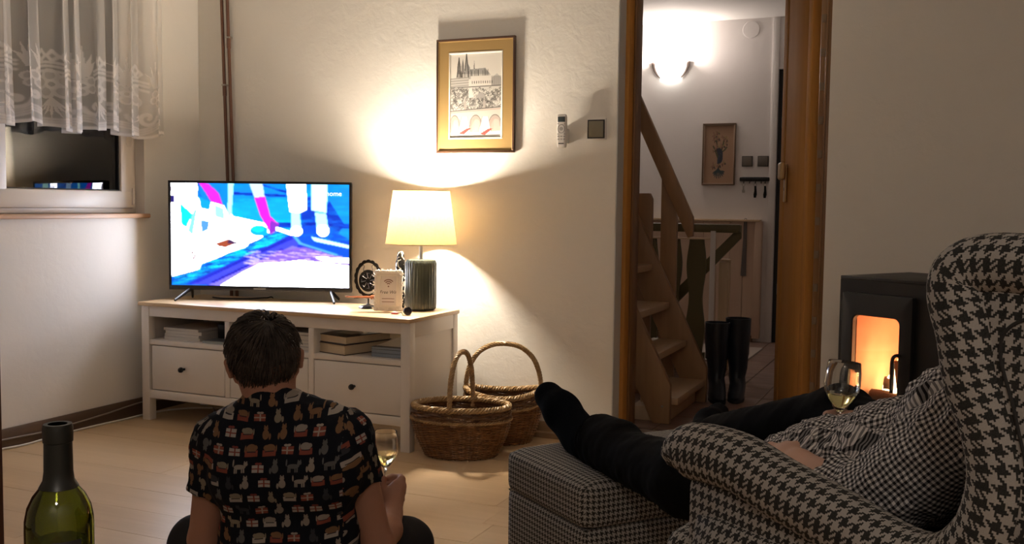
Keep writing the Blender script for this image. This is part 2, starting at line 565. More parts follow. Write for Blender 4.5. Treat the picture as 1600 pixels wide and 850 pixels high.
M_doord = WOOD('shade_dark_oak', (0.16, 0.08, 0.03), (0.24, 0.125, 0.05), 0.35, 'z', 2.6, 0, 0.03)
M_base = WOOD('dark_baseboard', (0.085, 0.05, 0.032), (0.13, 0.08, 0.05), 0.45, 'y', 3)
M_baseb = WOOD('brown_baseboard', (0.26, 0.165, 0.09), (0.36, 0.24, 0.14), 0.45, 'x', 3)
M_sill = WOOD('sill_wood', (0.42, 0.24, 0.14), (0.50, 0.31, 0.19), 0.4, 'y', 2)
M_upvc = MAT('white_window_plastic', (0.74, 0.70, 0.66), 0.35, var=0.03)
M_white = MAT('white_paint', (0.76, 0.73, 0.70), 0.45, var=0.03)
M_black = MAT('black_plastic', (0.012, 0.012, 0.013), 0.4)
M_gasket = MAT('black_rubber', (0.015, 0.015, 0.016), 0.7)

# floor: slab and laminate planks
floor = put('floor', box(LW-0.3, RW+0.2, FY-0.2, WY+0.10, -0.08, -0.012), M_slab, kind='structure')
PW, PL = 0.1905, 1.38
k = 0
y = 2.912-PW*22
row = 0
while y < WY:
    off = {0: 0.0}.get(row, 0) + (row*0.517 % PL)
    off = {22: 0.35, 21: 0.30}.get(row, off)
    x = LW - 0.02 - PL + (((-1.31 if row == 21 else -1.35) - LW) % PL if row in (21, 22) else off)
    while x < RW:
        x0, x1 = max(x, LW), min(x+PL, RW)
        if x1-x0 > 0.02:
            dz = -0.0008*((k*7) % 5)/5
            put('plank', box(x0+0.0005, x1-0.0005, y+0.0005, min(y+PW, WY+0.09)-0.0005, -0.012, dz), M_plank, floor, smooth=0); k += 1
        x += PL
    y += PW; row += 1

# back wall with the doorway
DX0, DX1, DTOP = -1.327, -0.447, 2.20
g = box(LW-0.35, DX0, WY, WY+0.27, -0.08, CEIL)
g += box(DX1, RW+0.2, WY, WY+0.27, -0.08, CEIL)
g += box(DX0, DX1, WY, WY+0.27, DTOP, CEIL)
put('wall_back', g, M_wall, kind='structure', smooth=0)
put('trim_3', box(DX0-0.0005, DX0+0.004, WY+0.002, WY+0.094, 0, DTOP), M_reveal, kind='structure', smooth=0)
# left wall with the window opening
WY0, WY1, WZ0, WZ1 = 2.05, 3.757, 0.985, 2.18
T = 0.34
g = box(LW-T, LW, FY, WY0, -0.08, CEIL); g += box(LW-T, LW, WY1, WY+0.1, -0.08, CEIL)
g += box(LW-T, LW, WY0, WY1, -0.08, WZ0); g += box(LW-T, LW, WY0, WY1, WZ1, CEIL)
put('wall_left', g, M_wall2, kind='structure', smooth=0)
put('wall_right', box(RW, RW+0.2, FY, WY+0.2, -0.08, CEIL), M_wall2, kind='structure', smooth=0)
put('wall_front', box(LW-0.3, RW+0.2, FY-0.2, FY, -0.08, CEIL), M_wall2, kind='structure', smooth=0)
put('ceiling', box(LW-0.3, RW+0.2, FY-0.2, WY+0.27, CEIL, CEIL+0.15), M_ceil, kind='structure', smooth=0)
# baseboards
put('baseboard_left', prism([(0, 0), (0.016, 0), (0.016, 0.06), (0.008, 0.08), (0, 0.08)], FY, WY-0.016, 'xz').move(LW, 0, 0), M_base, kind='structure', smooth=30)
def bb_back(name, x0, x1):
    pr = [(WY, 0), (WY-0.022, 0), (WY-0.022, 0.022), (WY-0.014, 0.03), (WY-0.014, 0.055), (WY-0.006, 0.07), (WY, 0.072)]
    put(name, prism(pr, x0, x1, 'yz'), M_baseb, kind='structure', smooth=30)
bb_back('baseboard_back', LW+0.016, DX0-0.01)
bb_back('baseboard_back.001', DX1+0.01, RW)

# window
win = thing('window_1', None, None, (LW-0.045, 2.9, WZ0)); win['kind'] = 'structure'
FX = LW-0.045
def ring(y0, y1, z0, z1, w, x0, x1, bev=0.006):
    g = box(x0, x1, y0, y1, z0, z0+w, bev); g += box(x0, x1, y0, y1, z1-w, z1, bev)
    g += box(x0, x1, y0, y0+w, z0+w*0.9, z1-w*0.9, bev); g += box(x0, x1, y1-w, y1, z0+w*0.9, z1-w*0.9, bev); return g
put('casing', ring(WY0, WY1, WZ0+0.004, WZ1, 0.05, FX-0.06, FX-0.012), M_upvc, win, True)
for y0, y1 in ((2.93, 3.737), (2.09, 2.90)):
    sa = put('sash', ring(y0, y1, 1.012, 2.16, 0.085, FX-0.05, FX, 0.009), M_upvc, win, True)
    put('gasket', ring(y0+0.078, y1-0.078, 1.09, 2.082, 0.012, FX-0.034, FX-0.012, 0), M_gasket, sa, True)
    mg, nt, b = new_mat('window_glass')
    tr = nt.nodes.new('ShaderNodeBsdfTransparent'); gl = nt.nodes.new('ShaderNodeBsdfGlossy'); gl.inputs['Roughness'].default_value = 0.0
    fr = nt.nodes.new('ShaderNodeFresnel'); fr.inputs['IOR'].default_value = 1.55; mx = nt.nodes.new('ShaderNodeMixShader')
    nn = noise(nt, coords(nt), 3.0, 1)
    nt.links.new(mixc(nt, nn, (0.93, 0.95, 0.94), (0.95, 0.96, 0.95)), tr.inputs[0])
    fx2 = X(nt, fr.outputs[0])*1.9
    nt.links.new(fx2.so, mx.inputs[0]); nt.links.new(tr.outputs[0], mx.inputs[1]); nt.links.new(gl.outputs[0], mx.inputs[2])
    nt.links.new(mx.outputs[0], nt.nodes['Material Output'].inputs[0])
    put('pane', box(FX-0.028, FX-0.022, y0+0.075, y1-0.075, 1.087, 2.085), mg, sa, True, smooth=0)
    put('hinge', tube([(FX+0.003, y1-0.012, 1.03), (FX+0.003, y1-0.012, 1.11)], 0.007, 8), M_upvc, sa, True)
put('sill', box(LW-0.06, LW+0.028, WY0-0.02, WY1+0.012, 0.966, 0.988, 0.006), M_sill, win, True)
# wire hook of the blind cord on the casing
put('cord', tube(smooth_path([(FX+0.006, 3.70, 1.42), (FX+0.007, 3.715, 1.34), (FX+0.007, 3.70, 1.31), (FX+0.007, 3.68, 1.33), (FX+0.007, 3.685, 1.38)], 20), 0.0015, 5), M_white, win, True)
# dark garden wall outside, so that the pane shows night
# (world is night-dark; nothing else stands out there)

# ------------------------------------------------------------------ the hall
M_tile = None
def tile_mat():
    m, nt, b = new_mat('brown_slate_tile')
    v = coords(nt, 'Object', (1, 6, 1))
    oi = nt.nodes.new('ShaderNodeObjectInfo')
    n = noise(nt, v, 3.2, 4, 0.6, 0.8); n = ((n-0.5)*2.2+0.5).op('ADD', 0, clamp=True)
    n = n*0.75+X(nt, oi.outputs['Random'])*0.25
    nt.links.new(mixc(nt, n, (0.105, 0.060, 0.045), (0.30, 0.20, 0.155)), b.inputs['Base Color'])
    b.inputs['Roughness'].default_value = 0.45
    bump(nt, b, n, 0.15, 0.003); return m
M_tile = tile_mat()
M_grout = MAT('tile_grout', (0.30, 0.24, 0.20), 0.9)
hf = put('floor_hall', box(HL-0.1, HR+0.1, WY+0.10, HY+0.1, -0.08, -0.006), M_grout, kind='structure')
TX, TY = 0.168, 0.335
i0 = 0
for ix in range(-6, 7):
    for iy in range(-2, 9):
        x0, x1 = -0.902+ix*TX, -0.902+(ix+1)*TX
        y0, y1 = 5.20+iy*TY, 5.20+(iy+1)*TY
        y0, y1, x1 = max(y0, WY+0.11), min(y1, HY), min(x1, HR)
        if y1-y0 < 0.03 or x1-x0 < 0.02: continue
        put('tile', box(x0+0.003, x1-0.003, y0+0.003, y1-0.003, -0.006, 0.0, 0.0012, 1), M_tile, hf, smooth=0)
put('wall_hall_left', box(HL-0.15, HL, WY+0.27, HY, -0.08, HC), M_hall, kind='structure', smooth=0)
put('wall_hall_right', box(HR, HR+0.15, WY+0.27, HY, -0.08, HC), M_hall, kind='structure', smooth=0)
HD0, HD1, HDT = -1.235, -0.40, 2.127        # brown door in the far wall
g = box(HL-0.1, HD0, HY, HY+0.2, -0.08, HC); g += box(HD1, HR+0.1, HY, HY+0.2, -0.08, HC); g += box(HD0, HD1, HY, HY+0.2, HDT, HC)
put('wall_hall_back', g, M_hall, kind='structure', smooth=0)
put('ceiling_hall', box(HL-0.1, HR+0.1, WY+0.27, HY+0.2, HC, HC+0.15), M_ceil, kind='structure', smooth=0)
put('trim_4', box(HD0-0.05, HD0, HY-0.012, HY, 0, HC-0.001, 0.002), M_white, kind='structure')
d2 = thing('door_2', None, None, (HD0, HY, 0)); d2['kind'] = 'structure'
M_hd = WOOD('dark_red_brown_door', (0.10, 0.035, 0.02), (0.16, 0.06, 0.035), 0.4, 'z', 2.5)
put('frame', (lambda a: (a.__iadd__(box(HD1-0.035, HD1, HY+0.002, HY+0.12, 0, HDT)), a)[1])(box(HD0, HD0+0.028, HY+0.03, HY+0.12, 0, HDT)), M_black, d2, True)
put('door_panel', box(HD0+0.03, HD1-0.037, HY+0.05, HY+0.09, 0.008, HDT-0.004, 0.003), M_hd, d2, True)
for z in (1.72, 0.42):
    put('hinge', tube([(HD0+0.028, HY+0.042, z-0.04), (HD0+0.028, HY+0.042, z+0.04)], 0.008, 8), M_white, d2, True)

# door frame and open leaf
JY0, JY1 = WY+0.094, WY+0.25
g = box(DX0+0.001, DX0+0.022, JY0, JY1, 0, DTOP-0.001, 0.003)
df = thing('trim_1', None, None, (DX0, JY0, 0)); df['kind'] = 'structure'
put('left_jamb', g, M_door, df, True)
put('rebate', box(DX0+0.0225, DX0+0.034, JY0+0.06, JY1, 0, DTOP-0.02, 0.002), M_doord, df, True)
put('head_jamb', box(DX0+0.022, DX1-0.002, JY0, JY1, DTOP-0.035, DTOP-0.001, 0.003), M_door, df, True)
put('right_jamb', box(DX1-0.052, DX1-0.001, JY0, JY1, 0, DTOP-0.035, 0.003), M_doord, df, True)  # the unlit look of this jamb is put into its dark oak colour
put('stop_bead', box(DX1-0.030, DX1-0.022, JY0-0.006, JY0, 0, DTOP-0.04, 0.002), M_doord, df, True)
M_palepc = MAT('dull_tan', (0.20, 0.14, 0.09), 0.6, 0.2)
z = 0.30
while z < 2.12:
    put('pale_piece', box(DX1-0.051, DX1-0.032, JY0-0.003, JY0, z, z+0.032, 0.001), M_palepc, df, True); z += 0.137  # row of small paler pieces up the right jamb
LA = math.atan2(5.16-4.43, -0.762+0.535)
leaf = thing('door_1', None, None, (-0.535, 4.432, 0.008), LA); leaf['kind'] = 'structure'
LL, LT = 0.77, 0.04
# leaf: stiles, rails and a flat panel, face towards the living room at local +y
put('hinge_stile', box(0, 0.10, -LT/2, LT/2, 0, 2.14, 0.004), M_door, leaf)
put('lock_stile', box(LL-0.12, LL, -LT/2, LT/2, 0, 2.14, 0.004), M_door, leaf)
put('panel', box(0.10, LL-0.12, -LT/2+0.003, LT/2-0.003, 0, 2.14, 0.002), M_door, leaf)
M_cream = MAT('cream_plastic', (0.62, 0.44, 0.22), 0.35, var=0.04)
hp = put('handle_plate', box(LL-0.215, LL-0.155, LT/2, LT/2+0.008, 1.075, 1.26, 0.004), M_cream, leaf)
put('keyhole', box(LL-0.189, LL-0.179, LT/2+0.0082, LT/2+0.009, 1.13, 1.145, 0.0), M_black, hp)
kb = softbox(0.085, 0.026, 0.085, 0.012, 8); kb.move(LL-0.190, LT/2+0.024, 1.225)
put('knob', kb, M_cream, hp)
put('spindle', tube([(LL-0.190, LT/2+0.005, 1.225), (LL-0.190, LT/2+0.03, 1.225)], 0.011, 10), M_cream, hp)
hb = put('handle_plate', box(LL-0.085, LL-0.04, -LT/2-0.008, -LT/2, 1.09, 1.26, 0.004), M_cream, leaf)
kb = softbox(0.078, 0.035, 0.085, 0.02, 8); kb.move(LL-0.062, -LT/2-0.040, 1.225)
put('knob', kb, M_cream, hb)
put('trim_2', box(DX0, DX1, WY+0.098, WY+0.115, 0.0, 0.006, 0.002), M_doord, kind='structure')
# ------------------------------------------------------------------ furniture: the television bench
M_cabw = MAT('cabinet_white', (0.74, 0.70, 0.66), 0.4, var=0.03)
M_ctop = WOOD('light_oak_top', (0.52, 0.35, 0.19), (0.66, 0.47, 0.28), 0.35, 'x', 2.0, 0, 0.02)
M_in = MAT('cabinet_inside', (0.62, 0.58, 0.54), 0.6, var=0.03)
M_knob = MAT('dark_knob', (0.02, 0.018, 0.017), 0.35, 0.3)
BX0, BX1, BY0, BY1, BH = -3.522, -2.036, 3.607, 4.062, 0.57
bench = thing('tv_bench', 'long white bench with light oak top under the television', 'cabinet', ((BX0+BX1)/2, BY0+0.22, 0))
P = lambda n, g, m=M_cabw, p=bench, **k: put(n, g, m, p, True, **k)
P('top', box(BX0, BX1, BY0-0.006, BY1, 0.552, BH, 0.003), M_ctop)
lx0, lx1 = BX0+0.01, BX1-0.006
LWd = 0.046
for x in (lx0, lx1-LWd):
    for y in (BY0+0.006, BY1-0.05):
        P('leg', box(x, x+LWd, y, y+0.044, 0, 0.552, 0.003))
P('top_rail', box(lx0+LWd, lx1-LWd, BY0+0.010, BY0+0.03, 0.502, 0.552, 0.002))
P('bottom_rail', box(lx0+LWd, lx1-LWd, BY0+0.010, BY0+0.03, 0.108, 0.148, 0.002))
xs = [-3.457, -3.018, -2.990, -2.557, -2.529, -2.084]
P('shelf_board', box(lx0+0.01, lx1-0.01, BY0+0.012, BY1-0.02, 0.366, 0.390, 0.002))
P('bottom_board', box(lx0+0.01, lx1-0.01, BY0+0.03, BY1-0.02, 0.128, 0.146), M_in)
for a, b in ((xs[1], xs[2]), (xs[3], xs[4])):
    P('partition', box(a, b, BY0+0.0105, BY1-0.031, 0.1485, 0.5015, 0.002))
for x in (lx0+0.008, lx1-0.03):
    P('side_panel', box(x, x+0.022, BY0+0.04, BY1-0.04, 0.12, 0.552))
for x in (lx0+0.001, lx1-0.011):
    P('side_rail', box(x, x+0.010, BY0+0.05, BY1-0.05, 0.488, 0.552, 0.001))
    P('side_rail', box(x, x+0.010, BY0+0.05, BY1-0.05, 0.12, 0.155, 0.001))
P('back_panel', box(lx0+0.03, xs[1], BY1-0.03, BY1-0.022, 0.14, 0.552), M_in)
P('back_panel', box(xs[1], xs[3], BY1-0.03, BY1-0.022, 0.14, 0.552), M_in)
P('back_panel', box(xs[4], lx1-0.03, BY1-0.03, BY1-0.022, 0.14, 0.47), M_in)
for a, b in ((xs[0], xs[1]), (xs[2], xs[3]), (xs[4], xs[5])):
    d = P('drawer', box(a+0.003, b-0.003, BY0+0.011, BY0+0.032, 0.152, 0.362, 0.003))
    xk = {0: -3.257, 2: -2.775, 4: -2.319}[xs.index(a)]
    kn = lathe([(0, 0.0), (0.006, 0.0), (0.005, 0.012), (0.012, 0.018), (0.0135, 0.024), (0.011, 0.031), (0.0, 0.034)], 16)
    kn.xf(Matrix.Rotation(math.pi/2, 4, 'X')).move(xk, BY0+0.011, 0.262)
    P('knob', kn, M_knob, d)

# ------------------------------------------------------------------ television
def tv_picture():
    R = Ras(250, 142, (0.02, 0.40, 0.95))
    def p(x, y): return ((x-60)/1143, (y-62-16*(x-60)/1143)/(654+14*(x-60)/1143))
    def poly(pts, col, a=1.0): R.poly([p(*q) for q in pts], col, a)
    W_ = (1.7, 1.75, 1.95); CY = (0.03, 0.95, 1.0); DB = (0.004, 0.10, 0.55); MB = (0.0, 0.22, 0.72); LB = (0.01, 0.62, 1.0)
    rr = np.random.default_rng(3)
    poly([(450, 62), (1205, 62), (1205, 470), (450, 470)], (0.01, 0.42, 0.88))
    poly([(450, 190), (830, 170), (830, 400), (450, 400)], (0.0, 0.52, 0.92))
    for a in ([(460, 122), (800, 140), (800, 156), (460, 140)], [(640, 70), (820, 120), (820, 140), (650, 84)]): poly(a, DB)
    poly([(700, 318), (1205, 330), (1205, 360), (700, 350)], DB)
    poly([(890, 180), (1000, 130), (990, 360), (900, 330)], DB, 0.8)
    poly([(1075, 180), (1170, 330), (1120, 420), (1000, 330)], DB, 0.85)
    poly([(860, 360), (1010, 330), (1205, 430), (1205, 470), (860, 420)], MB)
    for _ in range(160):
        u, v = rr.random()*0.66+0.34, rr.random()*0.55
        R.ell(u, v, 0.02+rr.random()*0.04, 0.006+rr.random()*0.012, (0.0, 0.5+rr.random()*0.3, 1.0), 0.18)
    # the white clothes on the left
    poly([(60, 62), (235, 62), (225, 150), (300, 235), (315, 300), (310, 185), (420, 215), (460, 280), (690, 330), (690, 380), (600, 440), (525, 480), (440, 505), (350, 545), (250, 580), (240, 620), (60, 660)], W_)
    poly([(225, 62), (255, 62), (240, 110), (300, 230), (310, 180), (245, 150)], (0.02, 0.30, 0.75))
    poly([(240, 150), (320, 185), (310, 240), (250, 225)], (0.02, 0.50, 0.92))
    poly([(115, 180), (200, 265), (160, 350), (125, 330)], CY); poly([(200, 250), (235, 200), (200, 400), (165, 370)], (0.42, 1.0, 1.0))
    poly([(375, 65), (465, 65), (455, 200), (430, 270), (395, 200), (395, 150)], (0.02, 0.42, 0.85)); poly([(430, 65), (465, 65), (450, 270), (425, 290)], (0.60, 1.0, 1.0))
    poly([(340, 200), (400, 225), (410, 300), (345, 280)], (0.50, 1.0, 1.0))
    poly([(240, 62), (300, 66), (370, 130), (395, 210), (320, 185), (285, 125)], (0.75, 0.12, 0.75))
    poly([(250, 300), (310, 305), (300, 365), (255, 385)], (0.25, 0.48, 0.85))
    R.ell(*p(625, 370), 0.052, 0.056, (0.0, 0.55, 0.78)); R.ell(*p(620, 360), 0.035, 0.03, (0.05, 0.75, 0.95))
    poly([(335, 450), (430, 420), (520, 460), (470, 458), (415, 480), (370, 475)], (0.50, 0.22, 0.15)); poly([(430, 420), (520, 460), (470, 458), (425, 450)], (0.20, 0.12, 0.25))
    poly([(60, 140), (88, 136), (85, 190), (60, 190)], (0.12, 0.10, 0.32)); R.ell(*p(78, 100), 0.018, 0.05, (0.75, 0.70, 0.80))
    for q in ((195, 510), (212, 530), (205, 545)): R.ell(*p(*q), 0.008, 0.022, (0.35, 0.12, 0.12))
    # arm with a pink sleeve
    poly([(565, 66), (650, 68), (665, 165), (600, 160)], (0.66, 0.82, 1.0)); poly([(598, 158), (665, 150), (700, 280), (755, 330), (745, 370), (700, 392), (660, 320), (630, 260)], (0.90, 0.10, 0.80))
    poly([(700, 300), (755, 330), (745, 372), (690, 392), (695, 350)], (0.42, 0.14, 0.62))
    # the blue carpet, its border and the white middle
    poly([(60, 660), (240, 615), (300, 570), (440, 510), (520, 505), (560, 450), (690, 395), (760, 375), (845, 395), (700, 470), (150, 715), (60, 715)], (0.0, 0.30, 0.72))
    for _ in range(130):
        t, s = rr.random(), rr.random()
        x = 90+t*700; yc = 690-t*300+s*50-20
        R.ell(*p(x, yc), 0.02+rr.random()*0.03, 0.008, [(0.0, 0.65, 0.95), (0.0, 0.10, 0.45), (0.1, 0.85, 1.0)][int(rr.random()*3)], 0.55, rot=-0.35)
    poly([(150, 715), (845, 392), (870, 440), (1205, 560), (1205, 740), (350, 725)], (0.10, 0.14, 0.66))
    poly([(190, 715), (850, 425), (880, 470), (330, 718)], (0.19, 0.22, 0.80))
    poly([(300, 718), (840, 470), (1205, 575), (1205, 740), (350, 725)], (0.40, 0.36, 0.95))
    for i in range(22):
        t = i/21; R.ell(*p(330+t*440, 700-t*205), 0.012, 0.012, (0.10, 0.10, 0.55))
    for i in range(30):
        t = i/29; R.ell(*p(230+t*560, 700-t*265), 0.009, 0.009, (0.08, 0.10, 0.55), 0.7)
    poly([(760, 500), (920, 480), (1205, 560), (1205, 740), (600, 740), (560, 600)], (0.42, 0.30, 0.85))
    for _ in range(150):
        x, yy = 560+rr.random()*620, 500+rr.random()*90
        R.ell(*p(x, yy), 0.012+rr.random()*0.03, 0.005, (0.88, 0.78, 1.0) if rr.random() < 0.55 else (0.25, 0.2, 0.7), 0.5, rot=0.15)
    poly([(380, 722), (520, 640), (640, 582), (760, 580), (900, 565), (1205, 605), (1205, 745), (370, 745)], W_)
    poly([(990, 545), (1205, 555), (1205, 585), (1040, 570)], W_, 0.9)
    poly([(870, 400), (1205, 470), (1205, 555), (1120, 530), (900, 450), (860, 430)], (0.0, 0.24, 0.70))
    R.line([p(850, 405), p(890, 455), p(1120, 530)], 0.010, (0.25, 0.55, 1.0))
    poly([(960, 412), (1205, 470), (1205, 490), (980, 440)], (0.72, 1.0, 1.0)); poly([(740, 350), (850, 385), (840, 402), (735, 366)], W_)
    # trousers and feet
    poly([(805, 70), (925, 74), (932, 235), (880, 258), (825, 250)], W_); poly([(962, 74), (1065, 76), (1058, 258), (962, 242)], (0.70, 1.0, 0.98))
    poly([(835, 250), (885, 255), (902, 385), (870, 402), (830, 392)], (0.62, 1.0, 1.0)); poly([(985, 258), (1055, 262), (1072, 380), (1045, 408), (1000, 385)], (0.62, 1.0, 1.0))
    R.ell(*p(868, 375), 0.03, 0.045, W_); R.ell(*p(1035, 372), 0.033, 0.055, W_)
    for x in (865, 885, 912): R.line([p(x, 95), p(x-12, 158)], 0.006, (0.25, 0.28, 0.72))
    rgb = R.c[..., :3]; hi = rgb.max(2, keepdims=True) > 1.05
    R.c[..., :3] = np.where(hi, rgb*1.25, 0.28*np.clip(rgb, 0, 1)**2.0)
    for _ in range(1):        # broadcast softness
        q = np.pad(R.c[..., :3], ((1, 1), (1, 1), (0, 0)), mode='edge')
        R.c[..., :3] = sum(q[i:i+R.ny, j:j+R.nx]*w for i, a in enumerate((0.25, 0.5, 0.25)) for j, w in enumerate((a*0.25, a*0.5, a*0.25)))
    R.c[..., 3] = 1
    return R
TVA = math.radians(19.9)
tv = thing('television', 'flat black television showing a bright blue picture on the bench', 'television', (-3.0535, 3.918, BH), TVA)
TW, TB, TT = 0.905, 0.049, 0.581
M_tvb = MAT('tv_bezel', (0.010, 0.010, 0.012), 0.3)
g = box(-TW/2, TW/2, 0, 0.010, TB, TB+0.022, 0.001); g += box(-TW/2, TW/2, 0, 0.010, TT-0.012, TT, 0.001)
g += box(-TW/2, -TW/2+0.012, 0, 0.010, TB+0.02, TT-0.01, 0.001); g += box(TW/2-0.012, TW/2, 0, 0.010, TB+0.02, TT-0.01, 0.001)
put('bezel', g, M_tvb, tv)
hs = put('housing', box(-TW/2+0.002, TW/2-0.002, 0.0105, 0.032, TB+0.002, TT-0.002, 0.004), M_tvb, tv)
put('rear_housing', box(-0.30, 0.30, 0.0325, 0.062, TB+0.02, 0.36, 0.012), M_tvb, tv)
R = tv_picture()
gs, cs = R.sheet((-TW/2+0.012, 0.006, TT-0.012), (TW/2-0.012, 0.006, TT-0.012), (-TW/2+0.012, 0.006, TB+0.022))
put('screen', gs, EMIT('tv_screen', (1, 1, 1), TV_E, True), tv, smooth=0, cols=cs)
M_logo = EMIT('tv_logo_white', (0.9, 0.97, 1.0), 0.8)
text('channel_logo', 'home', 0.034, M_logo, (0.365, 0.0052, 0.525), Matrix.Rotation(math.pi/2, 3, 'X'), tv, ext=0.0002, world=False)
put('badge', box(-0.03, 0.03, -0.001, 0, TB+0.006, TB+0.014), MAT('grey_badge', (0.2, 0.2, 0.2), 0.4), tv)
for sx in (-1, 1):
    xc = 0.345*sx
    xf = -0.383 if sx < 0 else 0.392
    put('foot', tube([(xc, 0.02, TB+0.006), (xc+0.3*(xf-xc), -0.02, 0.040), (xf, -0.098, 0.006)], [0.011, 0.009, 0.0065], 8, flat=0.8), M_tvb, tv)
    put('foot', tube([(xc, 0.02, TB+0.006), (xc+0.2*(xf-xc), 0.045, 0.035), (xc+0.6*(xf-xc), 0.085, 0.006)], [0.011, 0.009, 0.0065], 8, flat=0.8), M_tvb, tv)
cab = smooth_path([(-3.33, 3.905, 0.576), (-3.27, 3.90, 0.574), (-3.20, 3.925, 0.574), (-3.14, 3.96, 0.574), (-3.10, 4.03, 0.574), (-3.09, 4.075, 0.56), (-3.09, 4.09, 0.40), (-3.09, 4.095, 0.2)], 40)
single('power_cable', tube(cab, 0.0035, 6), M_black, 'thin black cable curling under the television across the oak top', 'cable')

# ------------------------------------------------------------------ table lamp
LX, LY = -2.182, 3.957
lampo = thing('table_lamp', 'table lamp with glowing cream shade and ribbed dark green base', 'lamp', (LX, LY, BH))
M_rib = MAT('dark_green_ceramic', (0.045, 0.054, 0.047), 0.2, var=0.08)
prof = [(0.0, 0.0), (0.060, 0.0), (0.069, 0.008), (0.071, 0.03), (0.071, 0.215), (0.066, 0.228), (0.05, 0.232), (0.0, 0.232)]
n = 128; an = np.arange(n)*2*math.pi/n
rings = []
pp = []
for (r0, z0), (r1, z1) in zip(prof[:-1], prof[1:]):
    for t in np.linspace(0, 1, 4, endpoint=False): pp.append((r0+(r1-r0)*t, z0+(z1-z0)*t))
pp.append(prof[-1])
for r, z in pp:
    k = 0.0022*np.abs(np.cos(an*16))*(1 if r > 0.055 else 0)
    rings.append(np.stack([(max(r, 1e-4)-k)*np.cos(an), (max(r, 1e-4)-k)*np.sin(an), np.full(n, z)], 1))
put('base', grid(rings, cv=True, flip=True), M_rib, lampo)
M_metal = MAT('brushed_metal', (0.45, 0.43, 0.40), 0.3, 1.0)
put('stem', tube([(0, 0, 0.23), (0, 0, 0.40)], 0.008, 12), M_metal, lampo)
put('socket', tube([(0, 0, 0.39), (0, 0, 0.43)], 0.017, 16), M_white, lampo)
def shade_mat():
    m, nt, b = new_mat('cream_linen_shade')
    v1 = noise(nt, coords(nt, 'Object', (1, 1, 6)), 60, 3); v2 = noise(nt, coords(nt, 'Object', (6, 6, 1)), 40, 3)
    f = v1*0.5+v2*0.5
    c = mixc(nt, f, (0.26, 0.19, 0.10), (0.42, 0.33, 0.19)); ct_ = mixc(nt, f, (0.20, 0.12, 0.045), (0.37, 0.255, 0.12))
    d = nt.nodes.new('ShaderNodeBsdfDiffuse'); t = nt.nodes.new('ShaderNodeBsdfTranslucent'); mx = nt.nodes.new('ShaderNodeMixShader')
    nt.links.new(c, d.inputs[0]); nt.links.new(ct_, t.inputs[0]); mx.inputs[0].default_value = 0.40
    nt.links.new(d.outputs[0], mx.inputs[1]); nt.links.new(t.outputs[0], mx.inputs[2]); nt.links.new(mx.outputs[0], nt.nodes['Material Output'].inputs[0])
    return m
z0, z1, r0, r1 = 0.300, 0.541, 0.161, 0.128
put('lamp_shade', lathe([(r0, z0), (r0+(r1-r0)*0.25, z0+(z1-z0)*0.25), (r0+(r1-r0)*0.5, z0+(z1-z0)*0.5), (r1, z1)], 64), shade_mat(), lampo)
M_trim = MAT('shade_trim', (0.45, 0.36, 0.22), 0.7)
for r_, z_ in ((r0, z0), (r1, z1)):
    put('shade_rim', tube([(r_*math.cos(a), r_*math.sin(a), z_) for a in np.arange(48)*2*math.pi/48], 0.0018, 6, closed=True), M_trim, lampo)
g = G()
for a in (0.4, 0.4+2*math.pi/3, 0.4+4*math.pi/3):
    g += tube([(0.012*math.cos(a), 0.012*math.sin(a), 0.42), (r0*0.93*math.cos(a), r0*0.93*math.sin(a), 0.36)], 0.0015, 5)
put('shade_carrier', g, M_metal, lampo)
blb = put('bulb', lathe([(0.0, 0.425), (0.013, 0.43), (0.014, 0.44), (0.026, 0.465), (0.028, 0.48), (0.02, 0.50), (0.0, 0.508)], 20), EMIT('bulb_glow', (1.0, 0.80, 0.52), 20.0), lampo)
lamp('lamp_bulb_light', 'POINT', (LX, LY, BH+0.475), LAMP_E, (1.0, 0.86, 0.68), 0.036)
bpy.data.objects['lamp_bulb_light'].data.use_shadow = True
blb.visible_shadow = True

# ------------------------------------------------------------------ things on the bench
# small gong
M_iron = MAT('black_cast_iron', (0.014, 0.013, 0.013), 0.45, 0.6)
gx, gy = -2.425, 3.90
gong = thing('table_gong', 'small black gong hanging in a scalloped oval stand beside the television', 'gong', (gx, gy, BH), math.radians(20))
put('base', lathe([(0.0, 0), (0.046, 0), (0.046, 0.003), (0.034, 0.012), (0.012, 0.017), (0.004, 0.022), (0, 0.022)], 6), M_iron, gong, smooth=0)
put('stem', tube([(0, 0, 0.018), (0, 0, 0.06)], 0.004, 8), M_iron, gong)
an = np.arange(120)*2*math.pi/120
rr_ = 1+0.055*np.abs(np.sin(an*9))
out = [(0.062*r*math.cos(a), 0, 0.137+0.083*r*math.sin(a)) for a, r in zip(an, rr_)]
inn = [(0.050*math.cos(a), 0, 0.137+0.072*math.sin(a)) for a in an]
P_ = [[(p[0], y, p[2]) for p in q] for q, y in ((out, -0.004), (out, 0.004), (inn, 0.004), (inn, -0.004), (out, -0.004))]
put('oval_frame', grid(P_, cv=True), M_iron, gong)
disc = put('gong_disc', lathe([(0, -0.0035), (0.040, -0.0035), (0.043, 0.0), (0.043, 0.004), (0, 0.004)], 40).xf(Matrix.Rotation(math.pi/2, 4, 'X') @ Matrix.Scale(1.18, 4, (0, 1, 0))).move(0, -0.004, 0.127), M_iron, gong)
M_orn = MAT('grey_ornament', (0.13, 0.13, 0.14), 0.4, 0.5)
g = G()
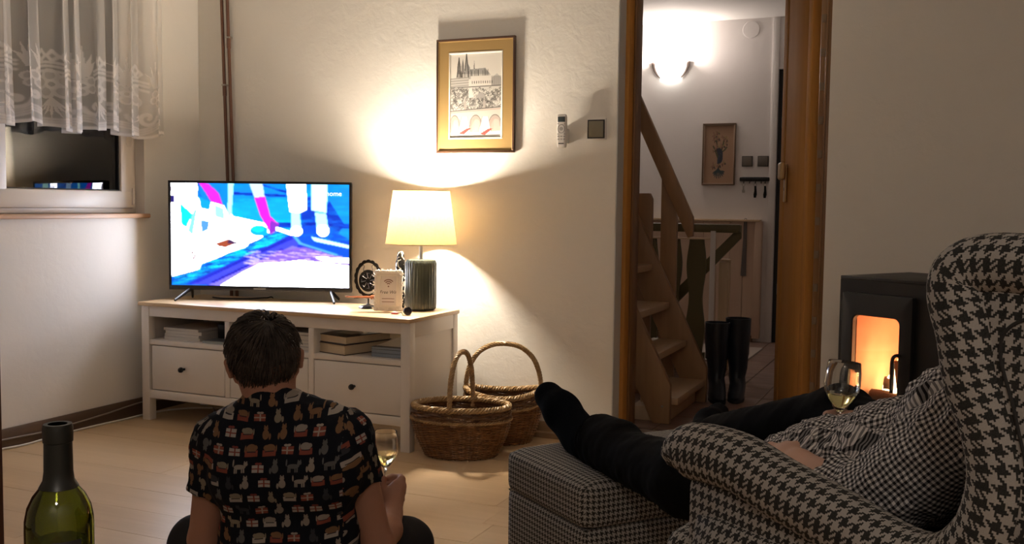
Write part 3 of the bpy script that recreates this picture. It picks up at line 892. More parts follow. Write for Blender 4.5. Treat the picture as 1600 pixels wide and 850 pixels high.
for k in range(8):
    a = k*math.pi/4
    g += tube([(0.010*math.cos(a+t*0.6)+0.024*t*math.cos(a), -0.0087, 0.127+1.15*(0.010*math.sin(a+t*0.6)+0.024*t*math.sin(a))) for t in np.linspace(0, 1, 6)], 0.0011, 4)
    g += tube([(0.030*math.cos(a+0.2*s), -0.0087, 0.127+1.15*0.030*math.sin(a+0.2*s)) for s in np.linspace(-1, 1, 5)], 0.0010, 4)
put('ornament', g, M_orn, disc)
for sx in (-1, 1):
    put('hook', tube(smooth_path([(0.030*sx, -0.004, 0.192), (0.024*sx, -0.006, 0.200), (0.018*sx, -0.007, 0.192), (0.021*sx, -0.0075, 0.182), (0.020*sx, -0.006, 0.168)], 14), 0.0014, 5), M_iron, gong)
M_mal = WOOD('red_brown_handle', (0.20, 0.065, 0.03), (0.30, 0.11, 0.05), 0.35, 'x', 5)
mal = thing('gong_mallet', 'slim red-brown wooden mallet resting across the foot of the gong stand', 'mallet', (gx-0.01, gy-0.05, BH+0.055), math.radians(20))
g = lathe([(0, -0.07), (0.003, -0.07), (0.004, -0.06), (0.0025, -0.05), (0.004, -0.01), (0.0055, 0.03), (0.005, 0.045), (0.003, 0.05)], 12)
g.xf(Matrix.Rotation(math.pi/2, 4, 'Y')); put('handle', g, M_mal, mal)
g = lathe([(0, 0.045), (0.009, 0.047), (0.0115, 0.058), (0.009, 0.068), (0, 0.07)], 14).xf(Matrix.Rotation(math.pi/2, 4, 'Y')); put('mallet_head', g, M_mal, mal)
g = tube([(-0.03, 0.0, -0.0065), (-0.012, 0.03, -0.0068), (0.012, 0.05, -0.007)], 0.0016, 5); g += tube([(0.03, 0.0, -0.0065), (0.02, 0.03, -0.0068), (0.012, 0.05, -0.007)], 0.0016, 5)
put('rest', g, M_iron, mal)

# frame with the wifi sign
wf = thing('sign_frame', 'ornate white picture frame holding a free wifi sign', 'frame', (-2.262, 3.80, BH), math.radians(19))
M_orw = MAT('white_ornate_resin', (0.80, 0.75, 0.68), 0.4, var=0.05)
fw_, fh_, tilt = 0.134, 0.190, Matrix.Rotation(math.radians(-6), 4, 'X')
def fr_ring(w, h, wd, y0, y1, bev):
    g = box(-w/2, w/2, y0, y1, 0, wd, bev); g += box(-w/2, w/2, y0, y1, h-wd, h, bev)
    g += box(-w/2, -w/2+wd, y0, y1, wd*0.9, h-wd*0.9, bev); g += box(w/2-wd, w/2, y0, y1, wd*0.9, h-wd*0.9, bev); return g
g = fr_ring(fw_-0.008, fh_-0.008, 0.026, -0.006, 0.008, 0.004).move(0, 0, 0.004)
put('frame_border', g.xf(tilt), M_orw, wf)
g = G()
def scroll(x, z, r, a0, sg):
    t = np.linspace(0, 1, 12)
    return tube([(x+r*(1-0.75*q)*math.cos(a0+sg*q*4.6), -0.0075, z+r*(1-0.75*q)*math.sin(a0+sg*q*4.6)) for q in t], [0.0028*(1-0.5*q) for q in t], 5)
for k in range(9):
    z = 0.018+k*0.0193
    for sx in (-1, 1):
        g += scroll(sx*(fw_/2-0.010), z, 0.0105, 0.3 if sx > 0 else math.pi-0.3, sx*(1 if k % 2 else -1))
for k in range(6):
    x = -fw_/2+0.017+k*0.020
    for z in (0.011, fh_-0.011):
        g += scroll(x, z, 0.0105, 1.2, 1 if k % 2 else -1)
put('scrollwork', g.xf(tilt), M_orw, wf)
put('inner_bead', fr_ring(0.080, 0.136, 0.004, -0.007, 0.0, 0.001).move(0, 0, 0.027).xf(tilt), M_orw, wf)
M_paper = MAT('sign_paper', (0.74, 0.70, 0.68), 0.7, var=0.02)
sg = put('sign_card', box(-0.04, 0.04, 0.0, 0.002, 0.028, 0.162).xf(tilt), M_paper, wf)
M_ink = MAT('grey_brown_ink', (0.03, 0.02, 0.02), 0.7); M_ink2 = MAT('rose_brown_ink', (0.20, 0.09, 0.07), 0.7)
g = G()
for r in (0.009, 0.0175, 0.026):
    g += tube([(r*math.cos(a), -0.0006, 0.118+r*math.sin(a)) for a in np.linspace(math.radians(42), math.radians(138), 14)], 0.0022, 5, flat=0.25)
g += lathe([(0, 0), (0.0032, 0), (0.0032, 0.0008), (0, 0.0008)], 14).xf(Matrix.Rotation(math.pi/2, 4, 'X')).move(0, 0.0, 0.114)
put('wifi_symbol', g.xf(tilt), M_ink2, sg)
g = box(-0.028, 0.028, -0.0008, 0, 0.058, 0.0605); g += box(-0.028, 0.028, -0.0008, 0, 0.044, 0.0465)
put('underline', g.xf(tilt), M_ink2, sg)
tz = tilt @ Vector((0, -0.0004, 0.088))
text('lettering', 'Free Wifi', 0.0205, M_ink, tz, Matrix.Rotation(math.radians(84), 3, 'X'), sg, shear=0.25, ext=0.0002, world=False)
put('easel_back', prism([(-0.02, 0.0), (0.02, 0.0), (0.012, 0.11), (-0.012, 0.11)], 0.0, 0.003, 'xz').xf(Matrix.Rotation(math.radians(16), 4, 'X')).move(0, 0.045, 0), M_black, wf)

# dark silver vase behind the sign
def vase_mat():
    m, nt, b = new_mat('black_silver_vase')
    n = noise(nt, coords(nt), 34, 2, 0.5, 1.5)
    nt.links.new(mixc(nt, n.gt(0.54), (0.015, 0.014, 0.013), (0.62, 0.56, 0.46)), b.inputs['Base Color'])
    b.inputs['Metallic'].default_value = 0.7; b.inputs['Roughness'].default_value = 0.25; return m
single('figurine_vase', lathe([(0, 0), (0.022, 0), (0.024, 0.02), (0.021, 0.10), (0.024, 0.18), (0.023, 0.21), (0.017, 0.235), (0.014, 0.258), (0.010, 0.262), (0, 0.262)], 24, (-2.305, 3.985, BH)), vase_mat(),
       'slim black and silver vase between gong and lamp base', 'vase')
g = lathe([(0, -0.012), (0.017, -0.012), (0.0185, -0.009), (0.0185, 0.009), (0.017, 0.012), (0, 0.012)], 24)
g.xf(Matrix.Rotation(math.radians(90), 4, 'Y')).rz(math.radians(-50)); g.move(-2.125, 3.735, BH+0.0186)
single('lens_cap', g, MAT('gloss_black', (0.012, 0.012, 0.02), 0.15), 'small glossy black cap standing on its edge near the bench corner', 'cap')
g = lathe([(0, 0), (0.018, 0), (0.019, 0.003), (0.017, 0.007), (0, 0.009)], 20, (-2.192, 3.745, BH))
tr_ = single('trinket', g, MAT('red_enamel', (0.32, 0.05, 0.04), 0.3), 'little red and white trinket lying before the wifi sign', 'trinket')
put('white_inlay', lathe([(0, 0.0075), (0.012, 0.0085), (0.010, 0.0105), (0, 0.011)], 16), M_orw, tr_)
g = tube(smooth_path([(-2.172, 3.735, BH+0.003), (-2.160, 3.742, BH+0.010), (-2.148, 3.735, BH+0.003), (-2.140, 3.720, BH+0.003)], 16), 0.003, 6)
single('key_loop', g, M_metal, 'small dark loop of metal between the trinket and the black cap', 'key ring')

# ------------------------------------------------------------------ things in the open compartments
SZ = 0.3905
M_pages = MAT('paper_edges', (0.66, 0.62, 0.56), 0.8, var=0.1, scale=40, stretch=(1, 1, 12))
M_mag = MAT('magazine_cover_white', (0.62, 0.58, 0.55), 0.5, var=0.1); M_maggrey = MAT('magazine_cover_grey', (0.20, 0.22, 0.24), 0.45, var=0.3, scale=14)
M_cover = MAT('dark_book_cover', (0.035, 0.028, 0.026), 0.35, var=0.6, scale=30); M_coverb = MAT('brown_book_cover', (0.05, 0.03, 0.025), 0.4)
def magazine(x0, x1, y0, y1, z0, h, rz, m, label, group=None, name='magazine', mp=None):
    cx, cy = (x0+x1)/2, (y0+y1)/2
    t = thing(name, label, name, (cx, cy, z0), rz, group)
    w, d = (x1-x0)/2, (y1-y0)/2
    put('cover', (lambda a: (a.__iadd__(box(-w, w, -d, d, 0, 0.0012)), a)[1])(box(-w, w, -d, d, h-0.0012, h)), m, t)
    put('pages', box(-w+0.002, w-0.0015, -d+0.001, d-0.002, 0.0012, h-0.0012), mp or M_pages, t)
    return t
z = SZ
lab = ['white magazine at the bottom of the left compartment stack', 'second white magazine from the bottom in the left compartment', 'third white magazine from the bottom in the left compartment', 'topmost white magazine in the left compartment stack']
for i, (hh, dx, r) in enumerate(((0.014, 0, 0.02), (0.013, 0.004, -0.03), (0.015, 0.008, 0.03), (0.012, -0.002, -0.02))):
    magazine(-3.420+dx, -3.205+dx, BY0+0.055, BY0+0.31, z, hh, r, M_mag, lab[i], 'magazines in the left compartment'); z += hh+0.0006
bx = single('set_top_box', box(-3.185, -3.03, BY0+0.16, BY0+0.40, SZ+0.0005, SZ+0.075, 0.004), M_black, 'black set-top box behind the magazines in the left compartment', 'box')
magazine(-3.165, -3.028, BY0+0.03, BY0+0.13, SZ, 0.012, 0.0, M_maggrey, 'grey-green magazine lying at the right of the left compartment', mp=MAT('greenish_pages', (0.35, 0.38, 0.36), 0.7))
z = SZ
for i, (hh, mm, l) in enumerate(((0.018, M_maggrey, 'dark grey magazine at the bottom of the middle compartment stack'), (0.012, M_mag, 'pale magazine second from bottom in the middle compartment'), (0.016, M_maggrey, 'grey magazine third from bottom in the middle compartment'), (0.020, M_mag, 'pale magazine second from top in the middle compartment'), (0.014, M_maggrey, 'grey picture magazine on top of the middle compartment stack'))):
    magazine(-2.78, -2.567, BY0+0.05, BY0+0.30, z, hh, 0.03*(i % 3-1), mm, l, 'magazines in the middle compartment'); z += hh+0.0006
def book(cx, cy, z0, w, d, h, rz, m, label):
    t = thing('book', label, 'book', (cx, cy, z0), rz, 'books in the right compartment')
    g = box(-w/2, w/2, -d/2, d/2, 0, 0.003, 0.001); g += box(-w/2, w/2, -d/2, d/2, h-0.003, h, 0.001); g += box(-w/2, -w/2+0.003, -d/2, d/2, 0.003, h-0.003)
    put('cover', g, m, t); put('pages', box(-w/2+0.004, w/2-0.005, -d/2+0.005, d/2-0.005, 0.003, h-0.003), MAT('book_pages', (0.62, 0.50, 0.34), 0.8, var=0.1, scale=50, stretch=(1, 1, 14)), t); return t
b1 = book(-2.425, BY0+0.165, SZ, 0.195, 0.27, 0.046, -0.28, M_coverb, 'thick brown book underneath the dark picture book')
b2 = book(-2.422, BY0+0.170, SZ+0.0465, 0.20, 0.27, 0.036, -0.28, M_cover, 'dark covered picture book lying on the thick brown book')
put('cover_photo', box(-0.06, 0.05, -0.06, 0.08, 0.0362, 0.0366), MAT('cover_photo', (0.30, 0.26, 0.22), 0.4, var=0.8, scale=25), b2)
z = SZ
for i, (hh, mm, l) in enumerate(((0.016, M_maggrey, 'blue-grey catalogue at the bottom of the right compartment pile'), (0.016, M_maggrey, 'second blue-grey catalogue from the bottom of the right pile'), (0.010, M_cover, 'dark catalogue under the open white sheet in the right compartment'))):
    magazine(-2.262, -2.092, BY0+0.055, BY0+0.27, z, hh, 0.0, mm, l, 'catalogues in the right compartment', 'catalogue', MAT('blue_grey_pages', (0.27, 0.31, 0.36), 0.6)); z += hh+0.0006
P_ = [[(-2.250+0.155*u, BY0+0.075+0.20*v, z+0.002+0.02*u*v+0.012*v) for v in np.linspace(0, 1, 6)] for u in np.linspace(0, 1, 6)]
single('paper_sheet', grid(P_), MAT('white_sheet', (0.78, 0.74, 0.66), 0.7), 'curled white sheet on top of the right compartment catalogues', 'paper')

# ------------------------------------------------------------------ baskets
def wicker(name, c1, c2):
    m, nt, b = new_mat(name)
    n = noise(nt, coords(nt, 'Object', (1, 1, 3)), 26, 4, 0.7)
    n = ((n-0.5)*2.4+0.5).op('ADD', 0, clamp=True)
    nt.links.new(mixc(nt, n, c1, c2), b.inputs['Base Color']); b.inputs['Roughness'].default_value = 0.42
    bump(nt, b, noise(nt, coords(nt), 160, 2), 0.2, 0.002); return m
M_w1 = wicker('brown_wicker', (0.085, 0.034, 0.011), (0.30, 0.14, 0.048)); M_w2 = wicker('pale_wicker', (0.26, 0.16, 0.07), (0.50, 0.34, 0.17)); M_w3 = wicker('dark_wicker', (0.065, 0.028, 0.012), (0.20, 0.10, 0.045))
def basket(name, label, loc, rz, a, b, H, hz, hang, wave, seed):
    t = thing(name, label, 'basket', loc, rz, 'wicker baskets by the bench')
    rs = np.random.default_rng(seed)
    NS = 34; n = NS*4; an = np.arange(n)*2*math.pi/n
    band = 0.74
    def rad(f):       # f 0..1 up the side
        return 0.74+0.30*math.sin(min(f, 0.85)/0.85*math.pi/2)-0.04*max(0, f-0.8)/0.2
    top = lambda an: H*(1+wave*np.cos(2*(an-hang)))
    def ringpts(f, off):
        s = rad(f); z = f*top(an)
        return np.stack([(a*s+off)*np.cos(an), (b*s+off)*np.sin(an), z], 1)
    g = G(); rows = 30
    for i in range(rows):
        f = 0.025+i*(band-0.03)/(rows-1)
        off = 0.0034*np.cos(an*NS/2+math.pi*(i % 2))
        g += tube(ringpts(f, off), 0.0036*(0.9+0.25*rs.random()), 4, closed=True)
    put('side_weave', g, M_w1, t, kind='stuff')
    g = G()
    for i in range(7):
        f = band+0.045+i*(0.95-band-0.05)/6
        off = 0.005*np.cos(an*NS/4+math.pi*(i % 2)+0.5*i)
        q = ringpts(f, off); q[:, 2] += 0.003*np.sin(an*NS/4*1.0+i)
        g += tube(q, 0.0040, 4, closed=True)
    put('upper_weave', g, M_w3, t, kind='stuff')
    g = G()
    for k in range(NS):
        q = []
        for f in np.linspace(0.0, 0.99, 9):
            s = rad(f); A = 2*math.pi*k/NS
            q.append(((a*s)*math.cos(A), (b*s)*math.sin(A), f*H*(1+wave*math.cos(2*(A-hang)))))
        g += tube(q, 0.0030, 5)
    put('stakes', g, M_w3, t, kind='stuff')
    put('bottom', lathe([(0, 0.004), (0.98, 0.004), (0.98, 0.010), (0, 0.010)], 48).xf(Matrix.Diagonal((a*0.74, b*0.74, 1, 1))), M_w3, t)
    g = G()
    for j in range(3):
        q = ringpts(band+0.012, 0.004); ph = an*26+j*2.09
        q[:, 2] += 0.0045*np.sin(ph); q[:, :2] *= (1+0.0045*np.cos(ph)/a)[:, None]
        g += tube(q, 0.0032, 5, closed=True)
    put('band', g, M_w2, t)
    n2 = 240; a2 = np.arange(n2)*2*math.pi/n2
    g = G()
    for j in range(4):
        ph = a2*20+j*math.pi/2; s = rad(1.0)
        q = np.stack([(a*s+0.009*np.cos(ph))*np.cos(a2), (b*s+0.009*np.cos(ph))*np.sin(a2), H*(1+wave*np.cos(2*(a2-hang)))+0.008*np.sin(ph)], 1)
        g += tube(q, 0.0052, 5, closed=True)
    put('rim', g, M_w2, t)
    # handle: twisted rods over an arch
    s = rad(1.0); c_, s_ = math.cos(hang), math.sin(hang)
    ex = 1/math.sqrt((c_/(a*s))**2+(s_/(b*s))**2)
    hr = H*(1+wave); arch = []
    for q in np.linspace(0, 1, 60):
        th = math.pi*q
        k = math.cos(th)
        arch.append((ex*np.sign(k)*abs(k)**0.85, 0, hr-0.03+(hz-hr+0.03)*math.sin(th)**0.80))
    arch = np.array(arch)
    T = np.gradient(arch, axis=0); T /= np.linalg.norm(T, axis=1)[:, None]; B = np.cross(T, (0, 1., 0))
    g = tube(arch, 0.0062, 6)
    L = np.concatenate([[0], np.cumsum(np.linalg.norm(np.diff(arch, axis=0), axis=1))])
    for j in range(5):
        ph = L*95+j*2*math.pi/5
        g += tube(arch+0.0078*(np.cos(ph)[:, None]*np.array([0, 1., 0])+np.sin(ph)[:, None]*B), 0.0046, 5)
    g.rz(hang)
    put('handle', g, M_w2, t)
    return t
basket('wicker_basket', 'brown wicker basket in front, its handle arching across the narrow way', (-1.838, 3.69, 0), math.radians(20), 0.200, 0.133, 0.212, 0.435, math.pi/2-0.26, 0.0, 5)
basket('wicker_basket', 'brown wicker basket behind the other one, against the wall', (-1.782, 3.995, 0), math.radians(22), 0.168, 0.122, 0.225, 0.437, 0.0, 0.06, 9)

# ------------------------------------------------------------------ on the back wall
M_copper = MAT('brown_painted_pipe', (0.16, 0.075, 0.05), 0.35, 0.3)
for i, (x, zc) in enumerate(((-3.421, 1.62), (-3.385, 1.86))):
    t = thing('heating_pipe', ['left of the two thin brown pipes rising in the corner', 'right of the two thin brown pipes rising in the corner'][i], 'pipe', (x+0.04, WY-0.018, 0), 0, 'brown pipes in the corner')
    xx = lambda z: x-0.034*(z-1.17)
    put('pipe', tube([(xx(0.0), WY-0.018, 0.0), (xx(1.2), WY-0.018, 1.2), (xx(CEIL), WY-0.018, CEIL)], 0.0085, 12), M_copper, t, True)
    put('coupling', tube([(xx(zc-0.025), WY-0.018, zc-0.025), (xx(zc+0.025), WY-0.018, zc+0.025)], 0.0105, 12), M_copper, t, True)
    put('clamp', box(xx(zc)-0.012, xx(zc)+0.012, WY-0.03, WY-0.001, zc+0.026, zc+0.034, 0.002), M_metal, t, True)

# framed etching
px0, px1, pz0, pz1 = -2.203, -1.805, 1.289, 1.812
pic = thing('framed_etching', 'gold matted etching of a hilltop cathedral and bridge on the wall', 'picture', ((px0+px1)/2, WY, pz0))
lean = Matrix.Translation((0, 0.0105, 0)) @ Matrix.Rotation(math.radians(0.3), 4, 'X')
def PP(n, g, m, **k): return put(n, g.xf(lean), m, pic, **k)
w, h = px1-px0, pz1-pz0
M_frm = WOOD('dark_thin_frame', (0.06, 0.03, 0.018), (0.10, 0.05, 0.03), 0.3, 'z', 4)
def rect_ring(x0, x1, z0, z1, wd, y0, y1, bev):
    g = box(x0, x1, y0, y1, z0, z0+wd, bev); g += box(x0, x1, y0, y1, z1-wd, z1, bev)
    g += box(x0, x0+wd, y0, y1, z0+wd*0.95, z1-wd*0.95, bev); g += box(x1-wd, x1, y0, y1, z0+wd*0.95, z1-wd*0.95, bev); return g
PP('outer_frame', rect_ring(-w/2, w/2, 0, h, 0.010, -0.030, -0.0125, 0.002), M_frm)
PP('gold_bead', rect_ring(-w/2+0.0095, w/2-0.0095, 0.0095, h-0.0095, 0.004, -0.027, -0.018, 0.001), MAT('gold_bead', (0.55, 0.38, 0.16), 0.35, 0.5))
rc = lambda a, b, y: [(-w/2+a, y, b), (w/2-a, y, b), (w/2-a, y, h-b), (-w/2+a, y, h-b)]
PP('mat_board', grid([rc(0.0135, 0.0135, -0.017), rc(0.0135, 0.0135, -0.021), rc(0.064, 0.066, -0.021), rc(0.064, 0.066, -0.017)], cv=True), MAT('gold_mat_board', (0.40, 0.265, 0.105), 0.4, 0.3, var=0.05, scale=20))
PP('white_bevel', rect_ring(-w/2+0.062, w/2-0.062, 0.064, h-0.062, 0.007, -0.0225, -0.016, 0.001), MAT('white_bevel', (0.80, 0.77, 0.70), 0.5))
def etching():
    R = Ras(210, 310, (0.60, 0.57, 0.52)); R.asp = 1.55
    rr = np.random.default_rng(11); K = (0.04, 0.037, 0.034); Gy = (0.19, 0.18, 0.17)
    R.poly([(0, 0.40), (1, 0.38), (1, 1), (0, 1)], (0.47, 0.45, 0.42))
    # cathedral: nave, roof, towers and spires
    R.poly([(0.14, 0.13), (0.17, 0.05), (0.20, 0.13), (0.21, 0.28), (0.13, 0.28)], Gy); R.poly([(0.22, 0.14), (0.245, 0.06), (0.27, 0.14), (0.28, 0.27), (0.21, 0.27)], Gy)
    R.poly([(0.29, 0.12), (0.315, 0.0), (0.34, 0.12), (0.385, 0.17), (0.39, 0.29), (0.27, 0.29)], (0.25, 0.24, 0.23)); R.poly([(0.455, 0.19), (0.465, 0.08), (0.475, 0.19)], K)
    R.poly([(0.38, 0.19), (0.68, 0.18), (0.77, 0.255), (0.40, 0.27)], (0.27, 0.265, 0.255)); R.poly([(0.15, 0.24), (0.78, 0.255), (0.76, 0.30), (0.15, 0.31)], (0.42, 0.40, 0.37))
    for i in range(26):
        x = 0.14+0.6*rr.random(); R.line([(x, 0.19+0.04*rr.random()), (x+0.004, 0.30)], 0.006, K, 0.7)
    R.line([(0.13, 0.28), (0.17, 0.05), (0.21, 0.28)], 0.008, K); R.line([(0.29, 0.2), (0.315, 0.0), (0.35, 0.2)], 0.008, K)
    # palace
    R.poly([(0.0, 0.29), (0.36, 0.28), (0.36, 0.39), (0.0, 0.40)], (0.45, 0.43, 0.40)); R.poly([(0.40, 0.27), (0.82, 0.27), (0.82, 0.385), (0.40, 0.39)], (0.58, 0.55, 0.51)); R.poly([(0.80, 0.30), (0.9, 0.25), (1, 0.31), (1, 0.39), (0.80, 0.39)], (0.40, 0.38, 0.36))
    for z in (0.295, 0.325, 0.355, 0.385): R.line([(0, z), (0.36, z-0.01)], 0.005, K, 0.7)
    for i in range(10): R.ell(0.43+0.042*i, 0.345, 0.009, 0.018, K, 0.8)
    for i in range(12): R.line([(0.8+0.018*i, 0.28), (0.8+0.018*i, 0.385)], 0.005, K, 0.6)
    R.line([(0, 0.40), (1, 0.39)], 0.007, K)
    # roofs and trees of the lower town
    for i in range(420):
        x, z = rr.random(), 0.41+0.24*rr.random()
        s = 0.012+0.03*rr.random()
        if rr.random() < 0.5:
            R.line([(x-s, z+0.012), (x, z-0.006), (x+s, z+0.012), (x+s, z+0.03)], 0.006, K, 0.55)
        else:
            R.ell(x, z, s*0.9, s*0.5, Gy if rr.random() < 0.5 else (0.62, 0.60, 0.55), 0.6)
            R.line([(x-s, z+0.01), (x+s*0.3, z-0.012)], 0.005, K, 0.5)
    R.poly([(0.36, 0.42), (0.42, 0.40), (0.46, 0.52), (0.36, 0.53)], (0.60, 0.57, 0.53)); R.poly([(0.5, 0.50), (0.62, 0.46), (0.70, 0.52), (0.5, 0.53)], (0.30, 0.285, 0.27))
    for x in (0.27, 0.64): R.poly([(x, 0.72), (x, 0.58), (x+0.02, 0.53), (x+0.045, 0.58), (x+0.045, 0.74)], (0.33, 0.30, 0.28))
    # bridge with three arches, red boats
    R.poly([(0, 0.68), (1, 0.64), (1, 0.94), (0, 0.94)], (0.48, 0.43, 0.39)); R.line([(0, 0.68), (1, 0.64)], 0.010, K, 0.8); R.line([(0, 0.70), (1, 0.66)], 0.006, (0.35, 0.22, 0.18), 0.8)
    for cx, rx in ((0.09, 0.10), (0.50, 0.12), (0.87, 0.13)):
        R.ell(cx, 0.87, rx, 0.145, K, 0.8, ring=0.93); R.ell(cx, 0.87, rx*0.92, 0.135, (0.33, 0.28, 0.25), 0.9); R.ell(cx+0.02, 0.89, rx*0.72, 0.11, (0.46, 0.37, 0.33), 0.9)
        for i in range(9): R.line([(cx-rx*0.8, 0.80+0.014*i), (cx-rx*0.2, 0.77+0.016*i)], 0.005, (0.40, 0.22, 0.18), 0.5)
    for cx in (0.28, 0.68): R.poly([(cx-0.13, 0.94), (cx-0.05, 0.75), (cx+0.06, 0.75), (cx+0.12, 0.94)], (0.76, 0.73, 0.68)); R.line([(cx-0.13, 0.94), (cx-0.05, 0.75)], 0.006, K, 0.6); R.line([(cx+0.12, 0.94), (cx+0.06, 0.75)], 0.006, K, 0.5)
    for cx in (0.18, 0.40, 0.60, 0.97): R.ell(cx, 0.82, 0.02, 0.05, Gy, 0.5)
    R.poly([(0, 0.935), (1, 0.92), (1, 1), (0, 1)], (0.74, 0.71, 0.65))
    for x, z in ((0.17, 0.945), (0.58, 0.955)):
        R.poly([(x, z), (x+0.16, z-0.06), (x+0.25, z-0.065), (x+0.10, z+0.012)], (0.40, 0.07, 0.06))
        for i in range(5): R.line([(x+0.03+0.04*i, z-0.012*i-0.02), (x+0.06+0.04*i, z-0.012*i+0.005)], 0.006, K, 0.7)
    R.line([(0.02, 0.975), (0.97, 0.965)], 0.007, K, 0.9); R.line([(0.1, 0.93), (0.9, 0.925)], 0.004, K, 0.4)
    return R
R = etching()
gs, cs = R.sheet((-w/2+0.067, -0.0165, h-0.067), (w/2-0.067, -0.0165, h-0.067), (-w/2+0.067, -0.0165, 0.069))
PP('etching_sheet', gs, PRINT('etching_print', 0.5), smooth=0, cols=cs)
PP('backing', box(-w/2+0.003, w/2-0.003, -0.0155, -0.0125, 0.003, h-0.003), M_black)

# remote control in a wall holder
rx, rz_ = -1.566, 1.378
rem = thing('remote_control', 'white air conditioner remote control hanging on the wall', 'remote control', (rx, WY, rz_-0.073))
rm = softbox(0.047, 0.020, 0.147, 0.010, 9); put('body', rm.move(0, -0.040, 0.0735), M_white, rem)
put('display', box(-0.017, 0.017, -0.0508, -0.049, 0.113, 0.136, 0.0005), MAT('lcd_grey', (0.05, 0.065, 0.07), 0.25), rem)
M_btn = MAT('grey_button', (0.42, 0.40, 0.38), 0.5); M_btn2 = MAT('mid_grey_print', (0.28, 0.27, 0.26), 0.5)
put('control_ring', tube([(0.0155*math.cos(a), -0.0505, 0.083+0.0185*math.sin(a)) for a in np.arange(28)*2*math.pi/28], 0.0012, 5, closed=True), M_btn2, rem)
put('control_pad', lathe([(0, 0), (0.008, 0), (0.008, 0.0012), (0, 0.0015)], 20).xf(Matrix.Rotation(math.pi/2, 4, 'X')).move(0, -0.0500, 0.083), M_btn, rem)
for i in range(3):
    for j in range(2):
        put('button', box(-0.0175+i*0.0135, -0.0085+i*0.0135, -0.0511, -0.0495, 0.035+j*0.012, 0.0405+j*0.012, 0.0012), M_btn, rem)
for sx, sz in ((-1, 1), (1, 1), (-1, -1), (1, -1)):
    put('button', box(sx*0.0155-0.0035, sx*0.0155+0.0035, -0.0511, -0.0495, 0.083+sz*0.0225-0.002, 0.083+sz*0.0225+0.002, 0.001), M_btn, rem)
put('maker_mark', box(-0.013, 0.013, -0.0507, -0.0495, 0.0165, 0.021, 0.0005), MAT('dark_print', (0.06, 0.06, 0.06), 0.5), rem)
put('holder', box(-0.020, 0.020, -0.031, 0.0, 0.02, 0.085, 0.003), M_white, rem)

def switch(name, label, x, y, z, w, h, fcol, group=None):
    t = thing(name, label, 'light switch', (x, y, z-h/2), 0, group)
    put('surround', box(-w/2, w/2, -0.006, 0, 0, h, 0.0015), M_white if fcol else M_sw2, t)
    put('inner_frame', rect_ring(-w/2+0.006, w/2-0.006, 0.006, h-0.006, 0.006, -0.0115, -0.005, 0.001), M_black if fcol else M_swd, t)
    put('rocker', box(-w/2+0.011, w/2-0.011, -0.0125, -0.004, 0.011, h-0.011, 0.002), M_sw, t)
    return t
M_sw = MAT('olive_grey_rocker', (0.24, 0.22, 0.165), 0.4, 0.2); M_sw2 = MAT('bronze_surround', (0.16, 0.14, 0.115), 0.4); M_swd = MAT('dark_bronze_edge', (0.06, 0.055, 0.05), 0.4)
switch('light_switch', 'olive grey light switch in white surround beside the doorway', -1.419, WY, 1.387, 0.090, 0.093, True)

# ------------------------------------------------------------------ cables along the left skirting
def along(pts, r, m, label, cat='cable', n=70): return single('cable', tube(smooth_path(pts, n), r, 6), m, label, cat)
M_wc = MAT('white_cable', (0.70, 0.67, 0.62), 0.5); M_gc = MAT('grey_brown_cable', (0.25, 0.21, 0.18), 0.5)
along([(LW+0.03, 2.55, 0.005), (LW+0.028, 2.85, 0.006), (LW+0.05, 3.0, 0.005), (LW+0.03, 3.2, 0.005), (LW+0.034, 3.4, 0.005), (LW+0.05, 3.58, 0.005), (LW+0.06, 3.75, 0.005), (LW+0.15, 3.9, 0.005), (LW+0.42, 4.05, 0.005)], 0.0045, M_wc, 'white cable lying on the floor along the left baseboard')
along([(LW+0.022, 2.55, 0.045), (LW+0.021, 2.9, 0.040), (LW+0.022, 3.15, 0.032), (LW+0.023, 3.45, 0.045), (LW+0.022, 3.70, 0.060), (LW+0.024, 3.9, 0.05)], 0.004, M_gc, 'grey cable running on the face of the left baseboard')
along([(-3.40, 3.98, 0.005), (-3.2, 3.80, 0.005), (-3.05, 3.88, 0.005), (-2.9, 3.78, 0.005), (-2.8, 3.95, 0.005)], 0.0035, M_gc, 'loose cable coiling on the floor under the bench')

# ------------------------------------------------------------------ dark wooden case at the left edge
bc = thing('bookcase', 'dark red-brown wooden case, only its edge showing far left', 'bookcase', (-1.53, 0.95, 0))
M_dk = WOOD('dark_mahogany', (0.05, 0.016, 0.010), (0.085, 0.03, 0.018), 0.4, 'z', 3)
for x in (-1.683, -1.3905): put('side_panel', box(x, x+0.018, 0.80, 1.11, 0, 1.55, 0.002), M_dk, bc, True)
for z in (0.05, 0.42, 0.80, 1.18, 1.53): put('shelf', box(-1.665, -1.3905, 0.805, 1.105, z, z+0.018), M_dk, bc, True)
put('back_panel', box(-1.681, -1.3745, 1.102, 1.108, 0.02, 1.54), M_dk, bc, True)

